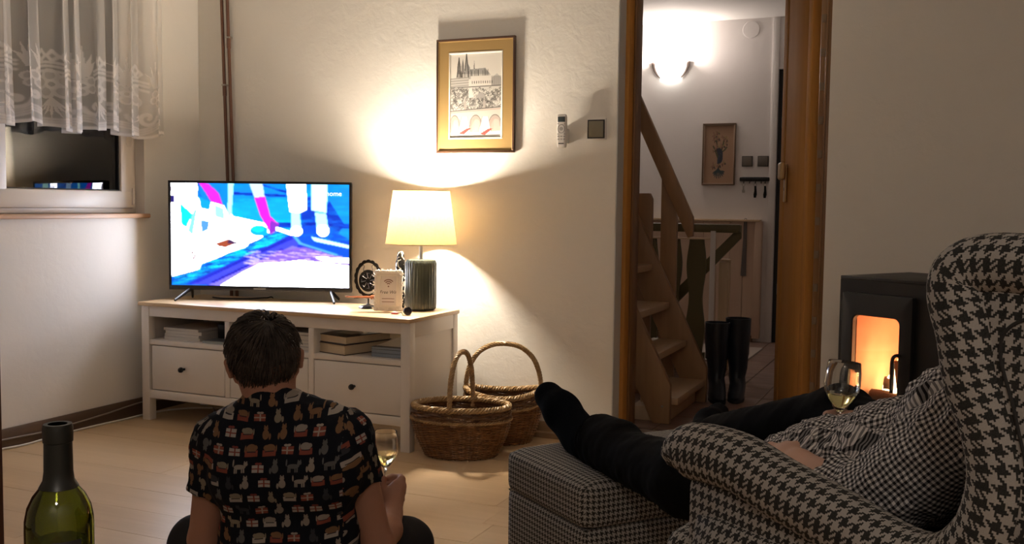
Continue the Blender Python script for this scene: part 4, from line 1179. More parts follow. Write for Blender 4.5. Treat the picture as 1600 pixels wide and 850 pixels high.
# ------------------------------------------------------------------ coffee table and wine bottle
BZ = 0.491
ct = thing('coffee_table', 'low dark wooden table the wine bottle stands on', 'table', (-0.98, 0.68, 0))
put('tabletop', box(-1.22, -0.62, 0.38, 0.92, BZ-0.03, BZ, 0.004), M_dk, ct, True)
for x in (-1.19, -0.69):
    for y in (0.41, 0.85): put('leg', box(x, x+0.04, y, y+0.04, 0, BZ-0.03, 0.003), M_dk, ct, True)
bot = thing('wine_bottle', 'uncorked dark green wine bottle in the foreground on the table', 'bottle', (-0.931, 0.826, BZ+0.0008))
zt = 0.300
prof = [(0.0, 0.012), (0.02, 0.008), (0.030, 0.0), (0.035, 0.002), (0.0375, 0.008), (0.0375, 0.178), (0.0372, 0.19), (0.0345, 0.204), (0.0285, 0.217), (0.0215, 0.226), (0.0168, 0.235), (0.0155, 0.245), (0.0150, 0.279), (0.0160, 0.280), (0.0163, 0.2955), (0.0152, zt), (0.0105, zt), (0.0102, 0.29), (0.0112, 0.24), (0.0168, 0.228), (0.024, 0.218), (0.0310, 0.203), (0.0345, 0.188), (0.0348, 0.02), (0.025, 0.016), (0.0, 0.018)]
put('bottle_glass', lathe(prof, 48), GLASS('dark_green_glass', (0.34, 0.40, 0.03), 0.0, 1.5), bot)
put('neck_foil', lathe([(0.0218, 0.2265), (0.0172, 0.2350), (0.0159, 0.2455), (0.0154, 0.2790), (0.0164, 0.2798), (0.0167, 0.2955), (0.0156, 0.3004), (0.0106, 0.3004)], 40), MAT('black_foil', (0.012, 0.013, 0.010), 0.35, 0.2), bot)
pw = [(0.0, 0.0186), (0.0246, 0.0166), (0.0343, 0.0206), (0.0343, 0.165), (0.0, 0.165)]
put('wine', lathe(pw, 48), GLASS('wine_in_bottle', (0.80, 0.74, 0.20), 0.0, 1.33), bot)
def arc_label(r, z0, z1, a0, a1, n=24):
    return grid([[(r*math.cos(a), r*math.sin(a), z) for z in np.linspace(z0, z1, 6)] for a in np.linspace(a0, a1, n)])
put('label', arc_label(0.03765, 0.035, 0.172, math.radians(-55), math.radians(-5)), MAT('black_label', (0.02, 0.02, 0.022), 0.5, var=0.5, scale=60), bot)
put('label', arc_label(0.03765, 0.035, 0.160, math.radians(-125), math.radians(-75)), MAT('black_label_small', (0.02, 0.02, 0.02), 0.5), bot)

# ------------------------------------------------------------------ wine glasses
M_gl = GLASS('clear_glass', (0.98, 0.99, 0.98), 0.0, 1.45); M_wine = GLASS('white_wine', (0.93, 0.86, 0.45), 0.0, 1.33)
def wine_glass(name, label, loc, tilt_x, tilt_y, level):
    t = thing(name, label, 'glass', loc)
    t.rotation_euler = (tilt_x, tilt_y, 0)
    outer = [(0.0, 0.0), (0.033, 0.0), (0.0335, 0.0015), (0.02, 0.0035), (0.006, 0.008), (0.0036, 0.018), (0.0034, 0.075), (0.0055, 0.086), (0.015, 0.094), (0.026, 0.108), (0.0335, 0.125), (0.0355, 0.142), (0.0345, 0.165), (0.0315, 0.186)]
    inner = [(r-0.0013, z+(0.0018 if i < 2 else 0)) for i, (r, z) in enumerate(outer[8:])]
    inner[-1] = (0.0302, 0.186)
    prof = outer+[(0.0309, 0.1868)]+inner[::-1]+[(0.006, 0.091), (0.0, 0.0895)]
    put('glass', lathe(prof, 48), M_gl, t)
    w = [(0.0, 0.0899), (0.0058, 0.0914)]
    for (r, z), (r2, z2) in zip(inner[:-1], inner[1:]):
        if z < level:
            w.append((r-0.0003, z+0.0003))
            if z2 > level:
                q = (level-z)/(z2-z); w.append((r+(r2-r)*q-0.0003, level))
    w.append((0.0, level))
    put('wine', lathe(w, 48), M_wine, t)
    return t
# ------------------------------------------------------------------ the hall: staircase, railing, pictures
M_pine = WOOD('oiled_pine', (0.26, 0.145, 0.07), (0.44, 0.27, 0.14), 0.45, 'z', 1.6, 3.2, 0.04)
M_pinee = WOOD('pale_pine', (0.50, 0.36, 0.22), (0.66, 0.50, 0.33), 0.5, 'z', 2.0, 0, 0.03)
M_tread = WOOD('pine_tread', (0.42, 0.28, 0.16), (0.60, 0.43, 0.27), 0.45, 'y', 2.0, 2.6, 0.03)
st = thing('staircase', 'steep open pine staircase rising to the left in the hall', 'staircase', (-1.25, 5.0, 0))
SL = 2.03           # rise per run
def stringer(y0, y1, xe):
    top = 2.45
    xt = xe-(top-0.19)/SL
    poly = [(xe, 0.0), (xe, 0.19), (xt, top), (xt-0.175, top), (xe-0.085-0.0/SL, 0.0)]
    poly[3] = (xe-0.085-(top)/SL*1.0+0.0, top)
    return prism(poly, y0, y1, 'xz', 0.004)
def P2(n, g, m, p=st, **k): return put(n, g, m, p, True, **k)
P2('stringer', stringer(4.66, 4.70, -1.197), M_pine)
P2('stringer', stringer(5.28, 5.32, -1.160), M_pine)
i = 0
for z in (0.125, 0.335, 0.535, 0.74, 0.945, 1.15, 1.355, 1.56, 1.765, 1.97):
    xf = -1.178-(z-0.19)/SL-0.02
    P2('tread', box(xf-0.19, xf, 4.70, 5.28, z-0.036, z, 0.005), M_tread); i += 1
P2('bottom_step', box(-1.40, -1.215, 4.70, 5.28, 0.0, 0.07, 0.004), M_pinee)
def hb():
    top = 2.35
    x0 = -1.270; z0 = 1.010; s = 2.14
    xt = x0-(top-z0)/s
    return prism([(x0+0.006, 0.895), (x0+0.006, 1.0), (x0, z0), (xt, top), (xt-0.09, top), (-1.290, 0.885)], 5.325, 5.365, 'xz', 0.004)
P2('handrail', hb(), M_pine)
def post(x0, x1, top, cham):
    return prism([(x0, 0), (x1, 0), (x1, top-cham*2), (x1-cham, top), (x0, top)], 5.37, 5.41, 'xz', 0.003)
P2('post', prism([(-1.453, 0), (-1.365, 0), (-1.365, 1.06), (-1.453, 1.26)], 5.368, 5.41, 'xz', 0.003), M_pine)
P2('post', post(-1.604, -1.506, 1.127, 0.016), M_pine)
P2('screw_head', lathe([(0, 0), (0.006, 0), (0.005, 0.002), (0, 0.0025)], 12).xf(Matrix.Rotation(math.pi/2, 4, 'X')).move(-1.233, 4.6595, 0.085), M_metal)

M_olive = MAT('olive_painted_wood', (0.115, 0.095, 0.035), 0.5, var=0.1)
rl = thing('stair_railing', 'olive painted railing of wavy boards with a diagonal brace', 'railing', (-1.6, 6.3, 0))
def P3(n, g, m): return put(n, g, m, rl, True)
P3('top_rail', box(-2.9, -1.192, 6.27, 6.33, 0.895, 0.948, 0.006), M_olive)
P3('light_batten', box(-2.9, -1.37, 6.262, 6.32, 0.848, 0.858, 0.001), M_pinee)
def brace():
    return prism([(-1.192, 0.945), (-1.192, 0.86), (-1.62, 0.40), (-1.62, 0.50)], 6.335, 6.365, 'xz', 0.003)
P3('brace', brace(), M_olive)
def wavy(x0, x1):
    zs = np.linspace(0.0, 0.848, 40)
    o = 0.012*np.sin(zs*2*math.pi/0.42+0.8)
    poly = [(x1+q*0.8, z) for z, q in zip(zs, -o)]+[(x0+q*0.8, z) for z, q in zip(zs[::-1], o[::-1])]
    return prism(poly, 6.275, 6.30, 'xz', 0.0)
for x in (-1.512, -1.668, -1.824, -1.98, -2.14, -2.3, -2.46, -2.62):
    P3('baluster', wavy(x, x+0.104), M_olive)
P3('bottom_rail', box(-2.9, -1.40, 6.30, 6.335, 0.06, 0.12, 0.004), M_olive)
single('white_post', box(-1.366, -1.335, 6.245, 6.262, 0.0, 0.905, 0.002), M_white, 'slim white upright in front of the olive railing', 'post')
fb = thing('folded_board', 'pale folded wooden board leaning behind the white upright', 'board', (-1.30, 6.40, 0))
put('board', box(-1.337, -1.277, 6.39, 6.41, 0, 0.70, 0.003), M_pinee, fb, True); put('board', box(-1.300, -1.268, 6.412, 6.43, 0, 0.708, 0.003), M_pinee, fb, True)
put('cap', box(-1.337, -1.266, 6.385, 6.435, 0.708, 0.722, 0.003), M_pinee, fb, True)

# pine cupboard front at the far wall
cp = thing('pine_cupboard', 'low pale pine board cupboard along the far hall wall', 'cupboard', (-1.9, HY-0.04, 0))
M_pinew = WOOD('whitewashed_pine', (0.50, 0.35, 0.25), (0.66, 0.50, 0.38), 0.5, 'z', 2.2, 0, 0.03, rand=0.4)
x = -2.72; k = 0
while x < -1.37:
    w_ = 0.105 if x < -1.46 else 0.085
    put('plank', box(x+0.001, x+w_-0.001, HY-0.055, HY-0.03, 0.05, 0.945, 0.003, 1), M_pinew, cp, True); x += w_; k += 1
put('end_post', box(-1.373, -1.318, HY-0.075, HY-0.005, 0.03, 0.950, 0.003), M_pinew, cp, True)
put('top_board', box(-2.74, -1.33, HY-0.085, HY-0.002, 0.945, 0.962, 0.003), M_pinee, cp, True)
put('plinth', box(-2.72, -1.375, HY-0.05, HY-0.02, 0.0, 0.05, 0.002), MAT('brown_plinth', (0.20, 0.12, 0.07), 0.6), cp, True)
for z in (0.855, 0.15): put('hinge', softbox(0.016, 0.012, 0.095, 0.005, 6).move(-1.362, HY-0.060, z), M_iron, cp, True)
sh = thing('shoe_horn', 'long grey shoehorn hanging on the pine cupboard', 'shoehorn', (-1.43, HY-0.07, 0.50))
q = smooth_path([(-1.445, HY-0.066, 0.955), (-1.446, HY-0.064, 0.80), (-1.450, HY-0.062, 0.62), (-1.452, HY-0.060, 0.52)], 24)
put('blade', tube(q, list(np.linspace(0.012, 0.022, 24)), 10, flat=0.3, up=(1, 0, 0)), MAT('grey_horn', (0.13, 0.11, 0.10), 0.35), sh, True)
put('loop', tube([(-1.445+0.008*math.cos(a), HY-0.066, 0.962+0.010*math.sin(a)) for a in np.arange(14)*2*math.pi/14], 0.0018, 5, closed=True), M_iron, sh, True)

# wall uplight
sc = thing('wall_lamp', 'glowing half bowl wall lamp in the hall', 'lamp', (-2.086, HY, 2.06))
sx0, srr = -2.086, 0.125
rings = []
for u in np.linspace(0, 1, 9):
    z = 2.212-0.145*math.sin(u*math.pi/2); r = srr*math.cos(u*math.pi/2)**0.8 if u < 1 else 0.001
    rings.append([(sx0+r*math.cos(a), HY-0.004-r*0.82*math.sin(a), z) for a in np.linspace(0, math.pi, 20)])
put('glass_bowl', grid(rings), EMIT('opal_bowl_glow', (1.0, 0.93, 0.84), 4.0), sc, True)
g = G()
for sg in (-1, 1):
    path = [(sx0+sg*(srr+0.018)*math.cos(a), HY-0.012, 2.220-0.155*math.sin(a)) for a in np.linspace(0.0, 0.95, 12)]
    g += tube(path, [0.016*(1-0.05*i) for i in range(12)], 8, flat=0.7)
put('bracket_arm', g, MAT('grey_bracket', (0.22, 0.17, 0.15), 0.4, 0.4), sc, True)
put('wall_plate', box(sx0-0.06, sx0+0.06, HY-0.010, HY, 2.10, 2.20, 0.003), M_white, sc, True)
lamp('sconce_light', 'POINT', (sx0, HY-0.085, 2.235), SCONCE_E, (1.0, 0.86, 0.79), 0.04)

# botanical print
bp = thing('botanical_print', 'tall framed flower print on the hall wall', 'picture', (-1.68, HY, 1.232))
bw, bh = 0.262, 0.487
M_thin = WOOD('thin_brown_frame', (0.14, 0.085, 0.05), (0.22, 0.14, 0.085), 0.4, 'z', 4)
put('outer_frame', rect_ring(-bw/2, bw/2, 0, bh, 0.010, -0.022, 0, 0.002), M_thin, bp)
put('inner_bevel', rect_ring(-bw/2+0.010, bw/2-0.010, 0.010, bh-0.010, 0.006, -0.018, -0.004, 0.001), MAT('pale_bevel', (0.48, 0.36, 0.27), 0.5), bp)
R = Ras(70, 140, (0.40, 0.255, 0.165)); R.asp = 2.0
rr = np.random.default_rng(5)
D, Gn, Br, Pk = (0.035, 0.035, 0.045), (0.075, 0.085, 0.045), (0.12, 0.06, 0.035), (0.30, 0.17, 0.12)
for pts in ([(0.5, 0.78), (0.49, 0.55), (0.42, 0.32), (0.38, 0.2)], [(0.5, 0.62), (0.58, 0.45), (0.66, 0.27)], [(0.49, 0.6), (0.36, 0.42), (0.30, 0.36)], [(0.52, 0.5), (0.70, 0.42), (0.76, 0.38)]): R.line(pts, 0.022, Gn)
for x, y, r in ((0.36, 0.18, 0.07), (0.44, 0.13, 0.05), (0.34, 0.25, 0.05), (0.46, 0.22, 0.06), (0.66, 0.22, 0.06), (0.74, 0.25, 0.05), (0.74, 0.32, 0.04), (0.62, 0.36, 0.06), (0.45, 0.38, 0.07), (0.31, 0.44, 0.03), (0.66, 0.66, 0.05), (0.32, 0.70, 0.06), (0.5, 0.69, 0.06)):
    r *= 1.45
    for k in range(5):
        a = k*1.257+rr.random(); R.ell(x+r*0.6*math.cos(a), y+r*0.3*math.sin(a), r*0.55, r*0.22, [D, Br, Pk, Pk, (0.34, 0.25, 0.12)][k], 0.85, rot=a)
for k in range(16):
    a = -1.9+0.24*k; R.ell(0.5+0.10*math.cos(a), 0.53+0.06*math.sin(a), 0.034, 0.085, (0.06, 0.075, 0.10) if k % 2 else D, 0.9, rot=a*0.3)
for k in range(9):
    a = math.pi*k/8; R.ell(0.5+0.11*math.cos(a), 0.80+0.028*math.sin(a), 0.10, 0.019, (0.05, 0.075, 0.08), 0.95, rot=a*0.9)
gs, cs = R.sheet((-bw/2+0.015, -0.006, bh-0.015), (bw/2-0.015, -0.006, bh-0.015), (-bw/2+0.015, -0.006, 0.015))
put('print_sheet', gs, PRINT('botanical_sheet', 0.6), bp, smooth=0, cols=cs)

for i, xx in enumerate((-1.456, -1.334)):
    t = thing('light_switch', ['bronze hall switch nearer the flower print', 'bronze hall switch nearer the brown far door'][i], 'light switch', (xx, HY, 1.378), 0, 'pair of bronze switches in the hall')
    put('surround', box(-0.042, 0.042, -0.008, 0, 0, 0.082, 0.002), M_swd, t)
    put('rocker', box(-0.036, 0.036, -0.013, -0.007, 0.006, 0.076, 0.002), M_sw2, t)
kr = thing('key_rail', 'short black key rail under the bronze hall switches', 'key rack', (-1.395, HY, 1.262))
put('rail', softbox(0.232, 0.020, 0.034, 0.009, 8).move(-1.395, HY-0.011, 1.279), M_black, kr, True)
for xx in (-1.475, -1.43, -1.385, -1.34, -1.31):
    put('hook', tube(smooth_path([(xx, HY-0.018, 1.268), (xx, HY-0.020, 1.250), (xx, HY-0.030, 1.246), (xx, HY-0.034, 1.256)], 10), 0.0025, 5), M_iron, kr, True)
for i, (xx, L_, l) in enumerate(((-1.475, 0.050, 'small pale key on the left hook of the rail'), (-1.385, 0.088, 'dark bunched keys on the middle hook of the rail'), (-1.31, 0.090, 'long dark key fob on the right hook of the rail'))):
    t = thing('hanging_key', l, 'keys', (xx, HY-0.03, 1.246-0.03-L_), 0, 'keys on the black rail')
    mk = M_metal if i == 0 else M_iron
    put('key_loop', tube([(xx+0.011*math.cos(a), HY-0.03, 1.236+0.013*math.sin(a)) for a in np.arange(14)*2*math.pi/14], 0.0016, 5, closed=True), M_metal, t, True)
    put('key', prism([(xx-0.006, 1.226), (xx+0.006, 1.226), (xx+0.008, 1.222-L_*0.5), (xx+0.013, 1.222-L_*0.75), (xx+0.009, 1.222-L_), (xx-0.009, 1.222-L_), (xx-0.011, 1.222-L_*0.7), (xx-0.006, 1.222-L_*0.4)], HY-0.033, HY-0.027, 'xz', 0.001), mk, t, True)
    if i: put('key', prism([(xx+0.002, 1.226), (xx+0.010, 1.226), (xx+0.016, 1.226-L_*0.8), (xx+0.006, 1.226-L_*0.85)], HY-0.039, HY-0.035, 'xz', 0.001), mk, t, True)
single('junction_cover', lathe([(0, 0), (0.066, 0), (0.066, 0.002), (0.062, 0.0035), (0, 0.0038)], 36).xf(Matrix.Rotation(math.pi/2, 4, 'X')).move(-1.455, HY, 2.440), M_hall, 'round white cover high on the hall wall under the ceiling', 'cover', smooth=5)
single('door_mat', box(-1.72, -1.225, 6.72, 7.50, 0.0005, 0.012, 0.004), MAT('pale_mat', (0.46, 0.39, 0.34), 0.9, bmp=0.3, bscale=200), 'pale mat on the hall tiles before the pine cupboard', 'mat')

# tall boots
M_boot = MAT('black_navy_leather', (0.006, 0.010, 0.018), 0.38, var=0.2, bmp=0.15, bscale=30)
M_sole = MAT('boot_sole', (0.01, 0.01, 0.01), 0.7)
def boot(loc, rz, label, h):
    t = thing('tall_boot', label, 'boot', loc, rz, 'pair of tall dark boots')
    sec = []
    for z, cy, rx, ry in ((0.012, 0.05, 0.044, 0.125), (0.03, 0.05, 0.046, 0.128), (0.055, 0.035, 0.045, 0.108), (0.085, 0.012, 0.044, 0.078), (0.12, 0.0, 0.045, 0.060), (0.17, 0.0, 0.050, 0.060), (0.25, 0.0, 0.060, 0.064), (0.34, -0.003, 0.066, 0.067), (h-0.01, -0.003, 0.069, 0.068), (h, -0.003, 0.069, 0.068)):
        an = np.arange(24)*2*math.pi/24
        sec.append(np.stack([rx*np.cos(an)+0.003*np.sin(z*60), cy+ry*np.sin(an), np.full(24, z)], 1))
    s2 = [np.stack([sec[-1][:, 0]*0.93, sec[-1][:, 1]*0.93, sec[-1][:, 2]*1.0], 1), np.stack([sec[-1][:, 0]*0.90, sec[-1][:, 1]*0.90, sec[-1][:, 2]-0.2], 1), np.stack([sec[-1][:, 0]*0.1, sec[-1][:, 1]*0.1, sec[-1][:, 2]-0.205], 1)]
    put('upper', grid(sec+s2, cv=True, flip=True), M_boot, t)
    s0 = np.stack([sec[0][:, 0]*1.04, 0.05+(sec[0][:, 1]-0.05)*1.03, np.zeros(24)], 1); s1 = s0.copy(); s1[:, 2] = 0.014
    ce = np.tile(np.array([[0, 0.05, 0.0]]), (24, 1)); ct_ = ce.copy(); ct_[:, 2] = 0.014
    put('sole', grid([ce, s0, s1, ct_], cv=True, flip=True), M_sole, t)
    return t
boot((-1.128, 5.40, 0.001), math.radians(200), 'left, shorter of the two tall dark boots by the stairs', 0.425)
boot((-1.030, 5.485, 0.001), math.radians(188), 'right, taller of the two tall dark boots by the stairs', 0.445)

# ------------------------------------------------------------------ wood stove
SA = math.atan2(-0.533, 0.845)
sv = thing('wood_stove', 'black wood stove with a lit window beside the doorway', 'stove', (-0.335, 3.646, 0), SA)
M_steel = MAT('black_stove_steel', (0.018, 0.017, 0.016), 0.5, 0.3, var=0.15)
M_verm = MAT('vermiculite', (0.60, 0.36, 0.25), 0.9, var=0.2, scale=14)
SW, SD, SH = 0.43, 0.40, 0.82
P4 = lambda n, g, m=M_steel, p=sv: put(n, g, m, p)
P4('top_plate', box(0, SW, 0, SD, SH-0.012, SH, 0.002))
P4('side_panel', box(0, 0.012, 0.001, SD, 0.04, SH-0.012)); P4('side_panel', box(SW-0.012, SW, 0.001, SD, 0.04, SH-0.012))
P4('back_panel', box(0.012, SW-0.012, SD-0.012, SD, 0.04, SH-0.012))
g = box(0.012, SW-0.012, 0, 0.012, 0.70, SH-0.012); g += box(0.012, SW-0.012, 0, 0.012, 0.04, 0.365)
g += box(0.012, 0.06, 0, 0.012, 0.365, 0.70); g += box(0.27, SW-0.012, 0, 0.012, 0.365, 0.70)
P4('front_panel', g)
P4('base_plate', box(0.02, SW-0.02, 0.02, SD-0.02, 0, 0.04))
g = box(0.04, 0.052, 0.03, 0.36, 0.36, 0.74); g += box(0.30, 0.312, 0.03, 0.36, 0.36, 0.74); g += box(0.052, 0.30, 0.348, 0.36, 0.36, 0.74); g += box(0.04, 0.312, 0.03, 0.36, 0.348, 0.36); g += box(0.04, 0.312, 0.03, 0.36, 0.74, 0.752)
P4('fire_box', g, M_verm)
# door with a rounded window
def rrect(x0, x1, z0, z1, r, n=6):
    out = []
    for cx, cz, a0 in ((x1-r, z1-r, 0), (x0+r, z1-r, 90), (x0+r, z0+r, 180), (x1-r, z0+r, 270)):
        for k in range(n+1):
            a = math.radians(a0+90*k/n); out.append((cx+r*math.cos(a), cz+r*math.sin(a)))
    return out
o_ = rrect(0.028, 0.300, 0.30, 0.765, 0.003); i_ = rrect(0.073, 0.254, 0.385, 0.690, 0.022)
rings = [[(x, y, z) for x, z in q] for q, y in ((o_, -0.003), (o_, -0.022), (rrect(0.031, 0.297, 0.303, 0.762, 0.003), -0.024), (rrect(0.070, 0.257, 0.382, 0.693, 0.024), -0.024), (i_, -0.021), (i_, -0.003), (o_, -0.003))]
dr = P4('door', grid(rings, cv=True))
mg, nt, b = new_mat('stove_glass')
tr = nt.nodes.new('ShaderNodeBsdfTransparent'); gl = nt.nodes.new('ShaderNodeBsdfGlossy'); gl.inputs['Roughness'].default_value = 0.03
mx = nt.nodes.new('ShaderNodeMixShader'); mx.inputs[0].default_value = 0.05
nt.links.new(mixc(nt, noise(nt, coords(nt), 5, 3), (0.80, 0.74, 0.68), (0.97, 0.95, 0.92)), tr.inputs[0])
nt.links.new(tr.outputs[0], mx.inputs[1]); nt.links.new(gl.outputs[0], mx.inputs[2]); nt.links.new(mx.outputs[0], nt.nodes['Material Output'].inputs[0])
put('window', box(0.066, 0.262, -0.010, -0.006, 0.378, 0.698), mg, dr, smooth=0)
put('handle', tube(smooth_path([(0.262, -0.026, 0.572), (0.262, -0.050, 0.572), (0.258, -0.058, 0.556), (0.256, -0.056, 0.50), (0.256, -0.054, 0.45)], 24), [0.006]*24, 8), M_black, dr)
put('handle_rod', tube([(0.264, -0.058, 0.55), (0.262, -0.057, 0.46)], 0.0035, 8), MAT('bright_steel', (0.7, 0.68, 0.64), 0.2, 1.0), dr)
for z in (0.70, 0.38): put('hinge', tube([(0.024, -0.012, z-0.035), (0.024, -0.012, z+0.035)], 0.006, 8), M_steel, dr)
P4('ash_drawer', box(0.03, SW-0.03, -0.008, 0.0, 0.09, 0.26, 0.003))
M_log = MAT('charred_log', (0.07, 0.03, 0.015), 0.9, bmp=0.4, bscale=30)
for i, (a, b_, r) in enumerate((((0.07, 0.10, 0.392), (0.29, 0.14, 0.39), 0.028), ((0.08, 0.22, 0.39), (0.28, 0.20, 0.395), 0.030), ((0.10, 0.13, 0.44), (0.26, 0.21, 0.435), 0.026))):
    t = tube(np.linspace(a, b_, 6), [r, r*1.05, r, r*0.96, r*1.03, r], 9)
    o = single('fire_log', t.xf(XF[sv.name]), M_log, ['charred log lying foremost in the burning stove', 'charred log lying rearmost in the burning stove', 'charred log lying across the other two in the stove'][i], 'log', group='logs in the stove')
pl = single('reflection_slab', prism([(0.185, 0.44), (0.225, 0.42), (0.262, 0.54), (0.17, 0.535)], 0.075, 0.095, 'xz', 0.004).xf(XF[sv.name]), MAT('reflection_tan', (0.50, 0.24, 0.11), 0.85), 'added slab standing in for a reflection at the stove window', 'log')  # tan slab added in place of a reflection in the stove window
def flame_mat():
    m, nt, b = new_mat('flame')
    g_ = X(nt, nt.nodes.new('ShaderNodeSeparateXYZ').outputs[2])
    sep = g_.so.node; nt.links.new(coords(nt, 'Generated'), sep.inputs[0])
    c = mixc(nt, g_, (1.0, 0.72, 0.36), (1.0, 0.42, 0.10))
    em = nt.nodes.new('ShaderNodeEmission'); nt.links.new(c, em.inputs[0]); em.inputs[1].default_value = 7.0
    tr = nt.nodes.new('ShaderNodeBsdfTransparent'); mx = nt.nodes.new('ShaderNodeMixShader')
    f = (1.15-g_)*1.3
    nt.links.new(f.op('ADD', 0, clamp=True).so, mx.inputs[0]); nt.links.new(tr.outputs[0], mx.inputs[1]); nt.links.new(em.outputs[0], mx.inputs[2])
    nt.links.new(mx.outputs[0], nt.nodes['Material Output'].inputs[0]); return m
M_fl = flame_mat()
fg = G(); rr = np.random.default_rng(21)
for (x, y, hh, r) in ((0.115, 0.13, 0.065, 0.016), (0.13, 0.15, 0.10, 0.018), (0.155, 0.12, 0.125, 0.015), (0.18, 0.17, 0.07, 0.018), (0.21, 0.15, 0.05, 0.016), (0.24, 0.17, 0.085, 0.014), (0.10, 0.19, 0.06, 0.014)):
    t = np.linspace(0, 1, 10); ph = rr.random()*6
    hh *= 1.35; r *= 1.2
    pth = [(x+0.012*math.sin(ph+q*3.5)*q, y+0.008*math.cos(ph+q*3)*q, 0.402+hh*q) for q in t]
    fg += tube(pth, [max(0.0006, r*math.sin(math.pi*min(1, 0.22+0.78*q))**0.9*(1-0.3*q)) for q in t], 8)
fl = single('flames', fg.xf(XF[sv.name]), M_fl, 'yellow flames licking over the logs in the stove', 'fire'); fl['kind'] = 'stuff'
p_ = XF[sv.name] @ Vector((0.20, 0.09, 0.60)); q_ = XF[sv.name] @ Vector((0.17, 0.16, 0.50))
lamp('fire_light', 'POINT', q_, FIRE_E*0.55, (1.0, 0.40, 0.19), 0.04)
lamp('flame_tip_light', 'POINT', XF[sv.name] @ Vector((0.24, 0.20, 0.58)), FIRE_E*0.5, (1.0, 0.50, 0.24), 0.03)
# ------------------------------------------------------------------ lace curtain
cu = thing('lace_curtain', 'gathered white net curtain with flowered lace hem over the window', 'curtain', (LW+0.06, 2.9, 1.36))
NU, NV = 900, 330
def lace():
    R = Ras(NU, NV, (0, 0, 0)); R.asp = 0.44
    c = lambda v: (v, v, v)
    n = 6
    for i in range(n):
        u = (i+0.35)/n; s = 1/n
        def flower(du, dv, r):
            cx, cy = u+du*s, dv
            for k in range(5):
                a = k*1.257+0.3+i; R.ell(cx+r*math.cos(a)*s, cy+r*0.36*math.sin(a), r*0.72*s, r*0.27, c(0.75)); R.ell(cx+r*math.cos(a)*s, cy+r*0.36*math.sin(a), r*0.42*s, r*0.16, c(0.30))
            R.ell(cx, cy, r*0.55*s, r*0.2, c(0.9)); R.ell(cx, cy, r*0.25*s, r*0.09, c(0.1))
        flower(0, 0.805, 0.115); flower(-0.36, 0.79, 0.085); flower(0.40, 0.80, 0.075)
        # pointed leaf sprays above the flowers
        for du in (-0.36, 0.36):
            for k in range(5):
                a = -0.9+0.45*k; top = 0.60+0.035*abs(k-2)
                x1 = u+(du+0.16*a)*s; x0 = u+(du+0.03*a)*s
                R.poly([(x0-0.012*s, 0.75), (x0+(x1-x0)*0.4-0.022*s, 0.69), (x1, top), (x0+(x1-x0)*0.5+0.022*s, 0.69), (x0+0.012*s, 0.75)], c(0.8))
        # chain of diamonds over a double arch
        for k in range(3):
            x = u+(-0.16+0.12*k)*s
            R.line([(x, 0.675), (x+0.05*s, 0.652), (x+0.10*s, 0.675), (x+0.05*s, 0.698), (x, 0.675)], 0.0030, c(0.9))
        for q in (0.705, 0.722, 0.745):
            R.line([(u+t*s, q+0.9*t*t*0.28) for t in np.linspace(-0.26, 0.26, 11)], 0.0026, c(0.85))
        # spirals, hanging fans
        for sg in (-1, 1):
            R.line([(u+sg*(0.25+0.11*(1-0.85*t)*math.cos(7*t))*s, 0.895+0.042*(1-0.85*t)*math.sin(7*t)) for t in np.linspace(0, 1, 24)], 0.0034, c(0.85))
            R.line([(u+sg*(0.45+0.05*(1-0.8*t)*math.cos(6*t))*s, 0.87+0.022*(1-0.8*t)*math.sin(6*t)) for t in np.linspace(0, 1, 16)], 0.0030, c(0.85))
        for k in range(7):
            a = -1.2+0.4*k
            R.poly([(u-0.008*s, 0.865), (u+0.10*math.sin(a)*s-0.014*s, 0.90+0.03*math.cos(a)), (u+0.20*math.sin(a)*s, 0.885+0.075*math.cos(a)), (u+0.10*math.sin(a)*s+0.014*s, 0.90+0.03*math.cos(a)), (u+0.008*s, 0.865)], c(0.85))
        for k in range(3): R.line([(u+t*s, 0.945+0.012*k+0.02*math.cos(t*6.283)) for t in np.linspace(-0.5, 0.5, 15)], 0.0022, c(0.6))
    R.line([(0, 0.992), (1, 0.992)], 0.0035, c(0.9))
    return R.c[..., 0]
msk = lace()
u = np.linspace(0, 1, NU); v = np.linspace(0, 1, NV)
Ys, Ye = 2.36, 3.815
ph = u*2*math.pi*13
wob = 1.3*np.sin(u*31)+1.1*np.sin(u*17+1)+0.8*np.sin(u*47+2)
Pc = np.zeros((NU, NV, 3))
for j, vv in enumerate(v):
    amp = 0.012+0.020*vv
    Pc[:, j, 0] = LW+0.062+amp*np.sin(ph+wob)+0.008*np.sin(u*9+vv*3)*vv
    Pc[:, j, 1] = Ys+(Ye-Ys)*u+amp*0.85*np.sin(2*(ph+wob)+0.9)-0.0*vv+0.012*vv*(u-0.5)
    Pc[:, j, 2] = 2.30-(2.30-1.362)*vv-0.012*vv*np.sin(u*23)-0.008*vv*np.cos(u*61)
cols = np.ones((NU, NV, 4)); cols[..., :3] = msk.T[..., None]
m, nt, b = new_mat('white_net_lace')
a = nt.nodes.new('ShaderNodeAttribute'); a.attribute_name = 'Col'
uvn = nt.nodes.new('ShaderNodeUVMap')
sep = nt.nodes.new('ShaderNodeSeparateXYZ'); nt.links.new(uvn.outputs[0], sep.inputs[0])
d = nt.nodes.new('ShaderNodeBsdfDiffuse'); t = nt.nodes.new('ShaderNodeBsdfTranslucent'); s1 = nt.nodes.new('ShaderNodeMixShader'); s1.inputs[0].default_value = 0.35
nz = noise(nt, coords(nt), 300, 1)
nt.links.new(mixc(nt, nz, (0.84, 0.82, 0.80), (0.92, 0.90, 0.88)), d.inputs[0]); nt.links.new(mixc(nt, nz, (0.84, 0.82, 0.80), (0.92, 0.90, 0.88)), t.inputs[0])
nt.links.new(d.outputs[0], s1.inputs[1]); nt.links.new(t.outputs[0], s1.inputs[2])
